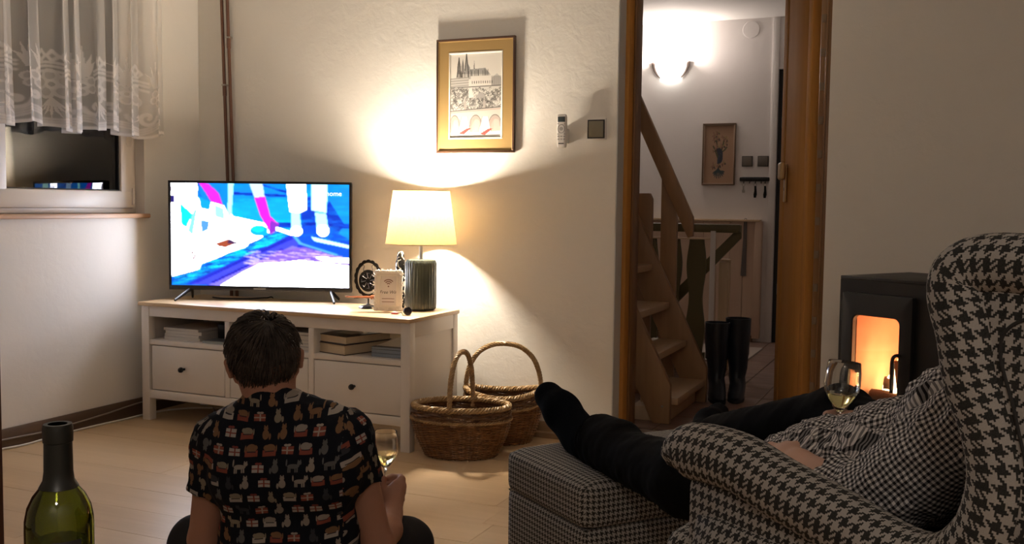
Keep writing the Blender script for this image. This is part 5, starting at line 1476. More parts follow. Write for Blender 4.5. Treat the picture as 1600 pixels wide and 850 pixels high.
tr = nt.nodes.new('ShaderNodeBsdfTransparent'); s2 = nt.nodes.new('ShaderNodeMixShader')
al = (X(nt, a.outputs['Fac'])*0.46+0.48).op('ADD', 0, clamp=True)
nt.links.new(al.so, s2.inputs[0]); nt.links.new(tr.outputs[0], s2.inputs[1]); nt.links.new(s1.outputs[0], s2.inputs[2])
nt.links.new(s2.outputs[0], nt.nodes['Material Output'].inputs[0])
put('net', grid(Pc), m, cu, True, smooth=180, cols=cols.reshape(-1, 4))
put('heading_tape', box(LW+0.05, LW+0.075, Ys, Ye, 2.29, 2.33, 0.002), M_white, cu, True)
single('curtain_rod', tube([(LW+0.062, 2.28, 2.35), (LW+0.062, 3.90, 2.35)], 0.012, 12), M_white, 'white rod carrying the lace curtain above the window', 'curtain rod')
# ------------------------------------------------------------------ houndstooth upholstery
def hound(name, p=0.0245):
    m, nt, b = new_mat(name)
    uvn = nt.nodes.new('ShaderNodeUVMap'); sep = nt.nodes.new('ShaderNodeSeparateXYZ'); nt.links.new(uvn.outputs[0], sep.inputs[0])
    u, v = X(nt, sep.outputs[0]), X(nt, sep.outputs[1])
    wob = noise(nt, coords(nt), 30, 1)
    i = (u*(8/p)+wob*0.5).floor(); j = (v*(8/p)+wob*0.5).floor()
    warp = i.mod(8.0).lt(3.5); weft = j.mod(8.0).lt(3.5)
    tw = (i+j).mod(4.0).lt(1.5)
    dark = warp*tw+weft*(1.0-tw)
    n = noise(nt, coords(nt), 700, 1)
    c = mixc(nt, dark, (0.38, 0.355, 0.325), (0.008, 0.0095, 0.009))
    c = mixc(nt, n*0.35, c, (0.12, 0.11, 0.10))
    nt.links.new(c, b.inputs['Base Color']); b.inputs['Roughness'].default_value = 0.9; b.inputs['Specular IOR Level'].default_value = 0.15
    bump(nt, b, n, 0.3, 0.001)
    return m
M_h = hound('houndstooth_weave', 0.0190); M_h2 = hound('houndstooth_weave_small', 0.0130)
M_pip = MAT('dark_seam', (0.02, 0.019, 0.018), 0.9)
M_legw = WOOD('dark_chair_leg', (0.05, 0.025, 0.012), (0.09, 0.045, 0.02), 0.4, 'z', 4)
CH_A = math.radians(51.6); CH_O = (0.109, 1.711, 0.0)
ch = thing('wing_armchair', 'black and beige houndstooth wing armchair in the right foreground', 'armchair', CH_O, CH_A)
P5 = lambda n, g, m=M_h, p=ch, **k: put(n, g, m, p, **k)
RX = 0.388
def wing_path(sg):
    pts = [(0.362, 0.615, 0.006), (0.358, 0.640, 0.0), (0.325, 0.650, 0.0), (0.23, 0.654, 0), (0.150, 0.640, 0), (0.03, 0.622, 0), (-0.085, 0.604, 0.0), (-0.150, 0.618, 0), (-0.196, 0.668, 0), (-0.214, 0.735, 0), (-0.204, 0.795, 0.0), (-0.182, 0.850, 0.004), (-0.170, 0.905, 0.006), (-0.172, 0.945, 0.008), (-0.190, 0.972, 0.006), (-0.222, 0.985, 0.0), (-0.30, 0.985, 0), (-0.40, 0.982, 0.0), (-0.455, 0.965, 0.0)]
    return [(sg*(RX+dx), y-0.046+0.004*min(1, max(0, (z-0.70)/0.15))+0.030*min(1, max(0, (z-0.92)/0.05)), z+0.004) for y, z, dx in pts]
for sg in (-1, 1):
    q = smooth_path(wing_path(sg), 110)
    r = np.interp(np.linspace(0, 1, 110), [0, 0.03, 0.12, 0.35, 0.5, 0.75, 1], [0.030, 0.044, 0.048, 0.044, 0.040, 0.038, 0.034])
    P5('armrest', tube(q, list(r), 20, flat=1.0, up=(sg*1.0, 0, 0)), smooth=180)
    # padded outer and inner side
    raw = [(y, z) for _, y, z in smooth_path(wing_path(sg), 60)]
    top = [p for p in raw if p[0] < 0.285]
    poly = [(0.285, 0.17)]+[(0.285, 0.60)]+top+[(-0.47, 0.90), (-0.44, 0.17)]
    x0, x1 = sorted((sg*(RX-0.028), sg*(RX+0.020)))
    P5('side_panel', box_uv(prism(poly, x0, x1, 'yz', 0.006)), smooth=30)
    P5('side_pad', box_uv(softbox(0.05, 0.52, 0.36, 0.03, 8, (0.012, 0, 0)).move(sg*(RX+0.004), 0.01, 0.39)), smooth=180)
    pw = tube(smooth_path([(sg*(RX+0.004), -0.255, 0.62), (sg*(RX+0.004), -0.305, 0.72), (sg*(RX+0.004), -0.285, 0.82), (sg*(RX+0.004), -0.262, 0.89), (sg*(RX+0.004), -0.275, 0.925), (sg*(RX+0.004), -0.33, 0.940), (sg*(RX+0.004), -0.44, 0.938)], 50), 0.0022, 6)
    P5('seam', pw.move(sg*0.017, 0, 0), M_pip)
# seat
P5('seat_base', box_uv(softbox(0.70, 0.74, 0.22, 0.03, 10).move(0, -0.02, 0.285)), smooth=180)
P5('front_rail', box_uv(softbox(0.74, 0.07, 0.20, 0.03, 10).move(0, 0.345, 0.30)), smooth=180)
P5('seat_cushion', box_uv(softbox(0.66, 0.66, 0.14, 0.05, 14, (0, 0, 0.015)).move(0, 0.075, 0.415)), smooth=180)
P5('seat_bolster', box_uv(softbox(0.76, 0.13, 0.135, 0.05, 12, (0, 0.008, 0.006)).move(0, 0.345, 0.438)), smooth=180)
# back: curved inner cushion, outer shell, top roll
rings = []
for t in np.linspace(0, 1, 24):
    z = 0.40+0.60*t; yb = -0.20-0.17*t
    row = []
    for s in np.linspace(-1, 1, 25):
        row.append((s*0.355, yb-0.035*math.cos(s*math.pi/2)+0.05*abs(s)**3+0.025*math.sin(min(1, t*1.3)*math.pi), z))
    rings.append(row)
P5('back_cushion', grid(rings), smooth=180)
P5('back_panel', box_uv(prism([(-0.405, 0.17), (-0.44, 0.17), (-0.495, 0.98), (-0.45, 1.0)], -0.40, 0.40, 'yz', 0.006)), smooth=30)
q = smooth_path([(-0.385, -0.44, 0.975), (-0.33, -0.425, 0.995), (-0.15, -0.42, 1.005), (0.15, -0.42, 1.005), (0.33, -0.425, 0.995), (0.385, -0.44, 0.975)], 40)
P5('top_roll', tube(q, 0.042, 18), smooth=180)
g = box_uv(softbox(0.78, 0.10, 0.60, 0.03, 8).move(0, -0.415, 0.66)); P5('back_padding', g, smooth=180)
for sx in (-1, 1):
    for y, dy in ((0.31, 0.03), (-0.40, -0.05)):
        P5('leg', tube([(sx*0.33, y, 0.19), (sx*0.335, y+dy*0.5, 0.10), (sx*0.34, y+dy, 0.0)], [0.026, 0.021, 0.015], 12), M_legw)

# ottoman in front of the chair
OX0, OX1, OY0, OY1 = -0.222, 0.385, 0.888, 1.268
oc = (CH_O[0]+math.cos(CH_A)*(OX0+OX1)/2-math.sin(CH_A)*(OY0+OY1)/2, CH_O[1]+math.sin(CH_A)*(OX0+OX1)/2+math.cos(CH_A)*(OY0+OY1)/2, 0)
ot = thing('ottoman', 'houndstooth ottoman with padded lid under the stretched legs', 'ottoman', oc, CH_A)
ow, od = OX1-OX0, OY1-OY0
put('lid', box_uv(softbox(ow+0.012, od+0.012, 0.112, 0.028, 14, (0, 0, 0.014)).move(0, 0, 0.366)), M_h2, ot, smooth=180)
put('storage_box', box_uv(softbox(ow, od, 0.291, 0.012, 12).move(0, 0, 0.169)), M_h2, ot, smooth=180)
put('seam', tube([(sx*(ow/2-0.004), sy*(od/2-0.004), 0.3135) for sx, sy in ((-1, -1), (1, -1), (1, 1), (-1, 1))], 0.0022, 6, closed=True), M_h2, ot)
for sx in (-1, 1):
    for sy in (-1, 1): put('foot', tube([(sx*(ow/2-0.05), sy*(od/2-0.05), 0.0), (sx*(ow/2-0.05), sy*(od/2-0.05), 0.03)], 0.018, 10), M_legw, ot)
# ------------------------------------------------------------------ people
def skin_mat(name, c):
    m, nt, b = new_mat(name)
    n = noise(nt, coords(nt), 18, 4); n2 = noise(nt, coords(nt), 240, 2)
    nt.links.new(mixc(nt, n, [q*0.86 for q in c], [q*1.1 for q in c]), b.inputs['Base Color'])
    b.inputs['Roughness'].default_value = 0.68; b.inputs['Specular IOR Level'].default_value = 0.25; b.inputs['Subsurface Weight'].default_value = 0.08; b.inputs['Subsurface Radius'].default_value = (0.01, 0.004, 0.002)
    bump(nt, b, n2, 0.12, 0.001); return m
M_skin = skin_mat('skin', (0.36, 0.185, 0.125)); M_skin2 = skin_mat('skin_fair', (0.50, 0.30, 0.22))
M_eye = MAT('eye_white', (0.7, 0.68, 0.66), 0.2, var=0.03); M_iris = MAT('iris', (0.05, 0.06, 0.06), 0.2)
def hair_mat(name, c1, c2):
    m, nt, b = new_mat(name)
    n = noise(nt, coords(nt), 45, 3)
    n = ((n-0.5)*2.2+0.5).op('ADD', 0, clamp=True)
    nt.links.new(mixc(nt, n, c1, c2), b.inputs['Base Color']); b.inputs['Roughness'].default_value = 0.6; b.inputs['Specular IOR Level'].default_value = 0.25; return m
M_hair = hair_mat('dark_brown_hair', (0.014, 0.010, 0.008), (0.085, 0.066, 0.054))
def head_prims(c, f, u, s=1.0):
    """c centre of skull at ear height, f facing, u up"""
    c = np.array(c); f = np.array(f)/np.linalg.norm(f); u = np.array(u)-f*(np.array(u)@f); u /= np.linalg.norm(u); r = np.cross(f, u)
    Rm = np.stack([r, f, u]); at = lambda x, y, z: tuple(c+s*(x*r+y*f+z*u))
    P = [(('e', at(0, -0.008, 0.028), np.array([0.074, 0.094, 0.086])*s, Rm), 0.02),
         (('e', at(0, 0.030, -0.035), np.array([0.060, 0.062, 0.070])*s, Rm), 0.03),
         (('e', at(0, 0.062, -0.085), np.array([0.030, 0.026, 0.024])*s, Rm), 0.03),
         (('e', at(0, -0.02, -0.03), np.array([0.064, 0.070, 0.060])*s, Rm), 0.03),
         (('c', at(0, 0.090, 0.012), at(0, 0.112, -0.026), 0.0075*s, 0.0115*s), 0.012),
         (('e', at(0.012, 0.098, -0.029), np.array([0.009, 0.010, 0.007])*s, Rm), 0.008), (('e', at(-0.012, 0.098, -0.029), np.array([0.009, 0.010, 0.007])*s, Rm), 0.008),
         (('c', at(-0.035, 0.078, 0.026), at(0.035, 0.078, 0.026), 0.011*s, 0.011*s), 0.018),
         (('e', at(0, 0.084, -0.052), np.array([0.024, 0.010, 0.005])*s, Rm), 0.006), (('e', at(0, 0.083, -0.062), np.array([0.021, 0.010, 0.0055])*s, Rm), 0.006)]
    for sx in (-1, 1):
        P.append((('c', at(sx*0.020, 0.083, 0.0125), at(sx*0.043, 0.076, 0.0115), 0.0065*s, 0.0060*s), 0.004)); P.append((('c', at(sx*0.021, 0.083, -0.0065), at(sx*0.042, 0.077, -0.0060), 0.0050*s, 0.0050*s), 0.004))
        P.append((('c', at(sx*0.078, -0.004, 0.022), at(sx*0.074, 0.004, -0.024), 0.0125*s, 0.0085*s), 0.008))
        P.append((('c', at(sx*0.092, -0.018, 0.026), at(sx*0.087, -0.013, -0.012), 0.0090*s, 0.007*s), 0.006))
        P.append((('c', at(sx*0.087, -0.012, 0.032), at(sx*0.081, 0.004, 0.034), 0.007*s, 0.006*s), 0.006))
        P.append((('e', at(sx*0.040, 0.066, -0.022), np.array([0.018, 0.016, 0.016])*s, Rm), 0.02))
    sub = [(('e', at(sx*0.031, 0.094, 0.004), np.array([0.014, 0.010, 0.009])*s, Rm), 0.010) for sx in (-1, 1)]
    eyes = [at(sx*0.031, 0.0765, 0.003) for sx in (-1, 1)]
    return P, sub, eyes, at, (r, f, u)
M_lip = skin_mat('lips', (0.36, 0.15, 0.12))
def put_face(at, parent, m, s):
    """eyebrows and lips laid on the face"""
    for sx in (-1, 1):
        q = smooth_path([at(sx*0.014, 0.0935, 0.029), at(sx*0.030, 0.090, 0.034), at(sx*0.047, 0.0795, 0.029)], 12)
        put('eyebrow', tube(q, [0.0022+0.0016*math.sin(math.pi*k/11) for k in range(12)], 6), m, parent, True)
    g = tube(smooth_path([at(-0.023, 0.0805, -0.0575), at(-0.010, 0.0925, -0.0535), at(0, 0.0935, -0.0545), at(0.010, 0.0925, -0.0535), at(0.023, 0.0805, -0.0575)], 16), [0.0012+0.0026*math.sin(math.pi*k/15) for k in range(16)], 8)
    g += tube(smooth_path([at(-0.022, 0.0800, -0.0590), at(0, 0.0920, -0.0625), at(0.022, 0.0800, -0.0590)], 16), [0.0012+0.0036*math.sin(math.pi*k/15) for k in range(16)], 8)
    put('lips', g, M_lip, parent, True)
def put_eyes(eyes, f, parent, world=True):
    f = np.array(f)/np.linalg.norm(f)
    for e in eyes:
        g = lathe([(0, -0.011), (0.006, -0.009), (0.0105, -0.004), (0.011, 0.0), (0.0095, 0.0055), (0.0055, 0.0095)], 16); q = lathe([(0.0055, 0.0095), (0.003, 0.0106), (0.0, 0.011)], 16)
        M = Matrix.Translation(Vector(e)) @ Vector(f).to_track_quat('Z', 'Y').to_matrix().to_4x4()
        eb = put('eyeball', g.xf(M), M_eye, parent, world); put('iris', q.xf(M), M_iris, eb, world)
def hair(name, at, axes, parent, m, crown, N, seed, length=0.075, thick=0.0016, back=-0.085, side=0.0, vol=0.0, world=True):
    """shell cap plus strands combed away from the crown"""
    r, f, u = axes; rs = np.random.default_rng(seed)
    R_ = np.array([0.0765, 0.099, 0.090]); ce = np.array([0, -0.008, 0.030])
    c0 = np.array(at(0, 0, 0)); Rm = np.stack([r, f, u])
    def edge(d):   # lower limit of hair in head space for a direction
        y = d[1]
        if y > 0.45: return 0.075
        if y > 0.05: return 0.035+0.04*(y-0.05)/0.4
        if y > -0.22: return 0.040
        if y > -0.5: return 0.040-0.100*(-0.22-y)/0.28
        return back
    def S_(d, e): # point on the shell
        return ce+d*(R_+e)
    g = G(); n1, n2 = 40, 56; rings = []
    for i in range(n1):
        row = []
        th = math.pi*i/(n1-1)*0.86
        for j in range(n2):
            a = 2*math.pi*j/n2
            d = np.array([math.sin(th)*math.cos(a), math.sin(th)*math.sin(a), math.cos(th)])
            p = S_(d, -0.006); lo = edge(d)
            if p[2] < lo: p = p*np.array([0.78, 0.78, 1.0]); p[2] = max(p[2], lo-0.012)
            row.append(c0+p@Rm)
        rings.append(row)
    g += grid(rings, cv=True, flip=True)
    cap = put(name, g, m, parent, world, smooth=180)
    g = G(); cr = np.array(crown)/np.linalg.norm(crown)
    for k in range(N):
        d = rs.normal(size=3); d /= np.linalg.norm(d)
        if S_(d, 0)[2] < edge(d)+0.004: continue
        L = length*(0.7+0.6*rs.random()); e0 = 0.001+0.008*rs.random()+vol*max(0, d[2])
        pts = []; q = d.copy(); bend = rs.normal()*0.25
        for s in range(7):
            pts.append(S_(q, e0+0.006*math.sin(s/6*math.pi)+0.002*rs.normal()*0.3))
            t = q-cr*(q@cr)*1.0; t = -cr+q*(q@cr); nt_ = np.linalg.norm(t)
            t = t/nt_ if nt_ > 0.05 else rs.normal(size=3)
            sw = np.cross(q, t); t = t+bend*sw*0.5
            q2 = q+t*L/7/0.09; q2 /= np.linalg.norm(q2)
            if S_(q2, 0)[2] < edge(q2)-0.004: break
            q = q2
        if len(pts) < 3: continue
        w = thick*(0.7+0.6*rs.random())
        g += tube(c0+np.array(pts)@Rm, list(np.linspace(w, w*0.35, len(pts))), 3, caps=False)
    put('strands', g, m, cap, world, smooth=180, kind='stuff')
    return cap
def wrinkles(seed, amp, freq):
    rs = np.random.default_rng(seed); K = [(rs.normal(size=3)*freq, rs.random()*6.28) for _ in range(7)]
    def f(p):
        s = 0
        for k, ph in K: s = s+np.abs(np.sin(p@k+ph+0.6*np.sin(p@k[[1, 2, 0]]*0.7)))-0.64
        return amp*s/7
    return f
def fingers(base, wrist, hold, spread, up, lens, curl_to, r0=0.0088):
    return None

# ---- the man on the floor, his back to us
ZS = 0.94
mp = lambda x, y, Z: tuple(W(x, y, Z*ZS))
man_o = np.array(W(452, 880, 2.62*ZS)); man_o[2] = 0
man = thing('person', 'person in dark cat-print shirt sitting on the floor, back turned, holding a glass', 'person', tuple(man_o))
hc = np.array(mp(415, 573, 2.56))
face = np.array([-0.60, 0.80, -0.10]); upv = np.array(CU)*1.0-np.array(CR)*0.13+np.array([0, 0, 0.0])
HP, HS, eyes, at, axes = head_prims(hc, face, upv, 0.95)
shL, shR = mp(340, 688, 2.56), mp(545, 681, 2.58)
elL, elR = mp(320, 842, 2.60), mp(590, 852, 2.62)
wrL, haL = mp(352, 872, 2.88), mp(395, 868, 2.98)
wrR, haR = mp(613, 803, 2.80), mp(614, 772, 2.86)
nb, nh = mp(423, 622, 2.53), mp(418, 580, 2.57)
torso = lambda e: [(('c', mp(398, 735, 2.53), mp(500, 732, 2.53), 0.108+e, 0.108+e), 0.04), (('c', mp(400, 690, 2.55), mp(492, 686, 2.55), 0.082+e, 0.082+e), 0.05),
                   (('c', mp(415, 830, 2.57), mp(490, 830, 2.57), 0.108+e, 0.108+e), 0.05), (('c', mp(408, 895, 2.62), mp(498, 895, 2.62), 0.118+e, 0.118+e), 0.04),
                   (('c', mp(424, 640, 2.54), shL, 0.052+e, 0.050+e), 0.05), (('c', mp(428, 640, 2.54), shR, 0.052+e, 0.050+e), 0.05)]
stem_ = np.array(mp(601, 742, 2.872))           # where the stem is pinched
B = torso(-0.010)+[(('c', nb, nh, 0.052, 0.050), 0.03)]+HP
B += [(('c', shL, elL, 0.048, 0.039), 0.02), (('c', elL, wrL, 0.040, 0.027), 0.015), (('c', shR, elR, 0.048, 0.039), 0.02), (('c', elR, mp(606, 828, 2.72), 0.040, 0.037), 0.015), (('c', mp(606, 828, 2.72), wrR, 0.037, 0.0265), 0.012)]
# right hand: palm, four fingers closing round the stem, thumb on the near side
B += [(('c', wrR, mp(614, 782, 2.84), 0.025, 0.030), 0.012), (('c', mp(610, 776, 2.845), mp(621, 764, 2.865), 0.027, 0.024), 0.012)]
for i in range(4):
    k = mp(629-1.5*abs(i-1), 749+10.5*i, 2.885-0.006*i); pip = mp(626-2*i*0.5, 746+10.2*i, 2.925-0.008*i); mid = mp(613, 745+10*i, 2.940-0.01*i); tip = mp(602+1.0*i, 748+9.6*i, 2.918-0.01*i)
    pb = mp(621, 756+8*i, 2.865)
    for a_, b_, r0, r1 in ((pb, k, 0.0130, 0.0110), (k, pip, 0.0108, 0.0095), (pip, mid, 0.0095, 0.0088), (mid, tip, 0.0088, 0.0072)):
        B.append((('c', a_, b_, r0, r1), 0.005))
for a_, b_, r0, r1 in ((mp(604, 785, 2.835), mp(597, 764, 2.84), 0.0135, 0.0112), (mp(597, 764, 2.84), mp(600, 747, 2.852), 0.0108, 0.0082)): B.append((('c', a_, b_, r0, r1), 0.006))
# left hand resting in the lap
B += [(('c', wrL, haL, 0.026, 0.030), 0.012)]
for i in range(4):
    a_ = np.array(haL)+np.array([0.012, 0.02, 0.012-0.010*i]); b_ = a_+np.array([0.035, 0.030, -0.014]); c_ = b_+np.array([0.028, -0.004, -0.020])
    B += [(('c', tuple(a_), tuple(b_), 0.0098, 0.0088), 0.005), (('c', tuple(b_), tuple(c_), 0.0088, 0.0070), 0.004)]
B += [(('c', tuple(np.array(wrL)+np.array([0.01, 0.0, 0.02])), tuple(np.array(haL)+np.array([0.03, -0.03, 0.03])), 0.013, 0.0085), 0.006)]
# legs under the trousers
hipL, hipR = mp(415, 900, 2.64), mp(492, 900, 2.64)
knL, knR = mp(308, 848, 2.82), mp(634, 851, 2.82)
anL, anR = mp(508, 888, 3.02), mp(375, 890, 2.98)
for a_, b_, c_ in ((hipL, knL, anL), (hipR, knR, anR)):
    B += [(('c', a_, b_, 0.070, 0.052), 0.03), (('c', b_, c_, 0.050, 0.032), 0.02)]
    d_ = np.array(c_)-np.array(b_); d_ /= np.linalg.norm(d_)
    B.append((('c', c_, tuple(np.array(c_)+d_*0.05+np.array(CF)*0.10), 0.034, 0.026), 0.02))
put('body', body(B, 0.0052, 0.03, HS), M_skin, man, True, smooth=180)
put_eyes(eyes, face, man); put_face(at, man, M_hair, 0.95)
hair('hair', at, axes, man, M_hair, (0.25, -0.55, 0.80), 2600, 3, 0.085, 0.0015, -0.074, vol=0.006)
# cat print
def cat_print():
    m, nt, b = new_mat('cat_print_cotton')
    uvn = nt.nodes.new('ShaderNodeUVMap'); sep = nt.nodes.new('ShaderNodeSeparateXYZ'); nt.links.new(uvn.outputs[0], sep.inputs[0])
    cw, chh = 0.0415, 0.0345
    v = X(nt, sep.outputs[1])/chh; row = v.floor()
    u = X(nt, sep.outputs[0])/cw+row*0.37; col = u.floor()
    h = lambda a, c, e: ((col*a+row*c+e).sin()*43758.5453).fract()
    h1, h2, h3 = h(12.9898, 78.233, 1.3), h(39.346, 11.135, 4.1), h(73.156, 52.235, 2.7)
    x = (u-col-0.5+(h3-0.5)*0.06)*(h2.gt(0.5)*1.64-0.82); y = (v-row-0.5+(h2-0.5)*0.08)*(chh/cw*0.82)
    def ell(cx, cy, rx, ry): 
        a, c = (x-cx)/rx, (y-cy)/ry; return (a*a+c*c).lt(1.0)
    def bx(cx, cy, hw, hh): return ((x-cx).abs()/hw).max((y-cy).abs()/hh).lt(1.0)
    OR = lambda *a: (a[0] if len(a) == 1 else a[0].max(OR(*a[1:])))
    sit = OR(ell(0, -0.12, 0.155, 0.20), ell(0.0, 0.13, 0.105, 0.095), ell(-0.06, 0.22, 0.03, 0.06), ell(0.06, 0.22, 0.03, 0.06), ell(0.20, -0.20, 0.05, 0.13))
    stand = OR(ell(0.0, -0.03, 0.27, 0.10), ell(-0.27, 0.09, 0.095, 0.09), ell(-0.32, 0.17, 0.03, 0.055), ell(-0.22, 0.17, 0.03, 0.055), bx(-0.18, -0.19, 0.035, 0.10), bx(-0.09, -0.19, 0.03, 0.10), bx(0.14, -0.19, 0.03, 0.10), bx(0.22, -0.19, 0.035, 0.10), ell(0.31, 0.12, 0.035, 0.14))
    bxx = bx(0, -0.15, 0.29, 0.125); lie = OR(ell(0.02, 0.04, 0.24, 0.15), ell(-0.17, 0.07, 0.10, 0.09), ell(0.30, 0.02, 0.03, 0.13)); lieo = bx(0, -0.09, 0.20, 0.02)
    pr = bx(0, -0.10, 0.27, 0.15); rib = OR(bx(0.02, -0.10, 0.035, 0.155), bx(0, -0.10, 0.275, 0.025)); bow = OR(ell(-0.05, 0.11, 0.09, 0.05), ell(0.09, 0.11, 0.09, 0.05))
    t1, t2, t3 = h1.lt(0.34), h1.lt(0.52), h1.lt(0.77)
    k1 = t1; k2 = t2*(1.0-t1); k3 = t3*(1.0-t2); k4 = 1.0-t3
    cat = h2
    cc = mixc(nt, cat.gt(0.22), (0.24, 0.21, 0.18), (0.095, 0.095, 0.095)); cc = mixc(nt, cat.gt(0.45), cc, (0.17, 0.095, 0.05)); cc = mixc(nt, cat.gt(0.66), cc, (0.032, 0.034, 0.040)); cc = mixc(nt, cat.gt(0.84), cc, (0.20, 0.17, 0.125))
    wc = mixc(nt, h3.gt(0.42), (0.32, 0.29, 0.26), (0.20, 0.055, 0.038)); wr = mixc(nt, h3.gt(0.42), (0.18, 0.045, 0.035), (0.30, 0.26, 0.22))
    n = noise(nt, coords(nt), 9, 3)
    c = mixc(nt, n, (0.0045, 0.0055, 0.009), (0.008, 0.009, 0.014))
    c = mixc(nt, k1*sit, c, cc); c = mixc(nt, k2*stand, c, cc)
    c = mixc(nt, k3*bxx, c, wc); c = mixc(nt, k3*lie, c, cc); c = mixc(nt, k3*lieo, c, (0.02, 0.02, 0.025))
    c = mixc(nt, k4*pr, c, wc); c = mixc(nt, k4*rib, c, wr); c = mixc(nt, k4*bow, c, wr)
    nt.links.new(c, b.inputs['Base Color']); b.inputs['Roughness'].default_value = 0.85; b.inputs['Specular IOR Level'].default_value = 0.12
    bump(nt, b, noise(nt, coords(nt), 14, 3), 0.35, 0.02); return m
mid = lambda a, b_, t: tuple(np.array(a)+(np.array(b_)-np.array(a))*t)
nrm = lambda a, b_: tuple(np.array(b_)-np.array(a))
def sleeve(s, e, t, r0, r1):
    end = mid(s, e, t)
    return ('cut', [('c', s, mid(s, e, t+0.25), r0, r1)], [(end, nrm(s, e))])
neck_top = mp(425, 616, 2.53)
SH = torso(0.004)+[(sleeve(shL, elL, 0.50, 0.058, 0.056), 0.03), (sleeve(shR, elR, 0.42, 0.058, 0.056), 0.03), (('cut', [('c', mp(424, 645, 2.54), nb, 0.066, 0.060)], [(mp(424, 612, 2.53), tuple(np.array(CU)+0.35*np.array(CF)))]), 0.02)]
sg_ = body(SH, 0.007, 0.04, disp=wrinkles(5, 0.014, 48))
rt_ = tuple(CR)
sg_ = bone_uv(sg_, [('flat', mp(452, 900, 2.6), mp(435, 640, 2.53), rt_, 0.10), (mid(shL, elL, 0.12), elL, 0.062, tuple(-np.array(CF)), 0.045), (mid(shR, elR, 0.12), elR, 0.062, tuple(-np.array(CF)), 0.045)])
put('tshirt', sg_, cat_print(), man, True, smooth=180)
M_trs = MAT('charcoal_trousers', (0.016, 0.016, 0.017), 0.85, var=0.2, bmp=0.3, bscale=25, spec=0.2)
TR = [(('c', mp(405, 905, 2.63), mp(502, 905, 2.63), 0.124, 0.124), 0.04)]
for a_, b_, c_ in ((hipL, knL, anL), (hipR, knR, anR)):
    TR += [(('c', a_, b_, 0.088, 0.070), 0.04), (('c', b_, c_, 0.068, 0.050), 0.03)]
put('trousers', body(TR, 0.008, 0.04, disp=wrinkles(8, 0.008, 22)), M_trs, man, True, smooth=180)
# his glass
g0 = np.array(mp(602, 742, 2.872))
wine_glass('wine_glass', 'wine glass held up by the person sitting on the floor', (g0[0], g0[1], g0[2]-0.066), 0.0, 0.0, 0.126)

# ---- the person lying back in the armchair
XC = XF[ch.name]
cl = lambda x, y, z: tuple(XC @ Vector((x, y, z)))
vd = lambda x, y, z: np.array(XC.to_3x3() @ Vector((x, y, z)))
lp = thing('person', 'person in checked shirt lying back in the wing armchair, feet on the ottoman', 'person', cl(0, 0.15, 0))
HP, HS, eyes, at2, axes2 = head_prims(cl(0.0, -0.235, 1.035), vd(0, 0.94, 0.22), vd(0, -0.25, 0.95), 0.98)
TS = lambda e: [(('c', cl(-0.075, 0.27, 0.585), cl(0.075, 0.27, 0.585), 0.095+e, 0.095+e), 0.05), (('c', cl(-0.068, 0.15, 0.632), cl(0.068, 0.15, 0.632), 0.104+e, 0.104+e), 0.045),
                (('c', cl(-0.09, 0.015, 0.715), cl(0.09, 0.015, 0.715), 0.098+e, 0.098+e), 0.045), (('c', cl(-0.10, -0.10, 0.80), cl(0.10, -0.10, 0.80), 0.082+e, 0.082+e), 0.05), (('c', cl(0, -0.15, 0.90), cl(-0.19, -0.118, 0.79), 0.055+e, 0.056+e), 0.05), (('c', cl(0, -0.15, 0.90), cl(0.19, -0.118, 0.79), 0.055+e, 0.056+e), 0.05)]
LS, LE, LWr, LH = cl(-0.19, -0.115, 0.785), cl(-0.238, 0.07, 0.600), cl(-0.190, 0.262, 0.612), cl(-0.158, 0.325, 0.610)
RS, RE, RWr, RH = cl(0.19, -0.115, 0.785), cl(0.245, 0.10, 0.585), cl(0.150, 0.365, 0.612), cl(0.125, 0.425, 0.640)
LHip, LK, LA = cl(-0.09, 0.24, 0.555), cl(-0.115, 0.66, 0.478), cl(-0.105, 1.065, 0.470)
RHip, RK, RA = cl(0.09, 0.22, 0.555), cl(0.205, 0.545, 0.605), cl(0.175, 0.93, 0.478)
B = TS(-0.010)+[(('c', cl(0, -0.15, 0.90), cl(0, -0.215, 0.985), 0.055, 0.052), 0.03)]+HP
B += [(('c', LS, LE, 0.048, 0.042), 0.02), (('c', LE, LWr, 0.043, 0.029), 0.015), (('c', RS, RE, 0.048, 0.042), 0.02), (('c', RE, RWr, 0.043, 0.029), 0.015)]
# left hand on the belly, fingers along the hem
B += [(('c', LWr, LH, 0.027, 0.026), 0.012), (('c', cl(-0.172, 0.305, 0.618), cl(-0.135, 0.345, 0.612), 0.022, 0.020), 0.012)]
for i in range(4):
    a_ = cl(-0.165+0.016*i, 0.332+0.009*i, 0.618-0.004*i); b_ = cl(-0.148+0.017*i, 0.378+0.006*i, 0.616-0.005*i); c_ = cl(-0.134+0.017*i, 0.402+0.004*i, 0.600-0.005*i)
    B += [(('c', a_, b_, 0.0110, 0.0095), 0.005), (('c', b_, c_, 0.0095, 0.0076), 0.004)]
B += [(('c', cl(-0.168, 0.295, 0.622), cl(-0.118, 0.322, 0.640), 0.0135, 0.0105), 0.006), (('c', cl(-0.118, 0.322, 0.640), cl(-0.090, 0.345, 0.638), 0.0105, 0.0082), 0.005)]
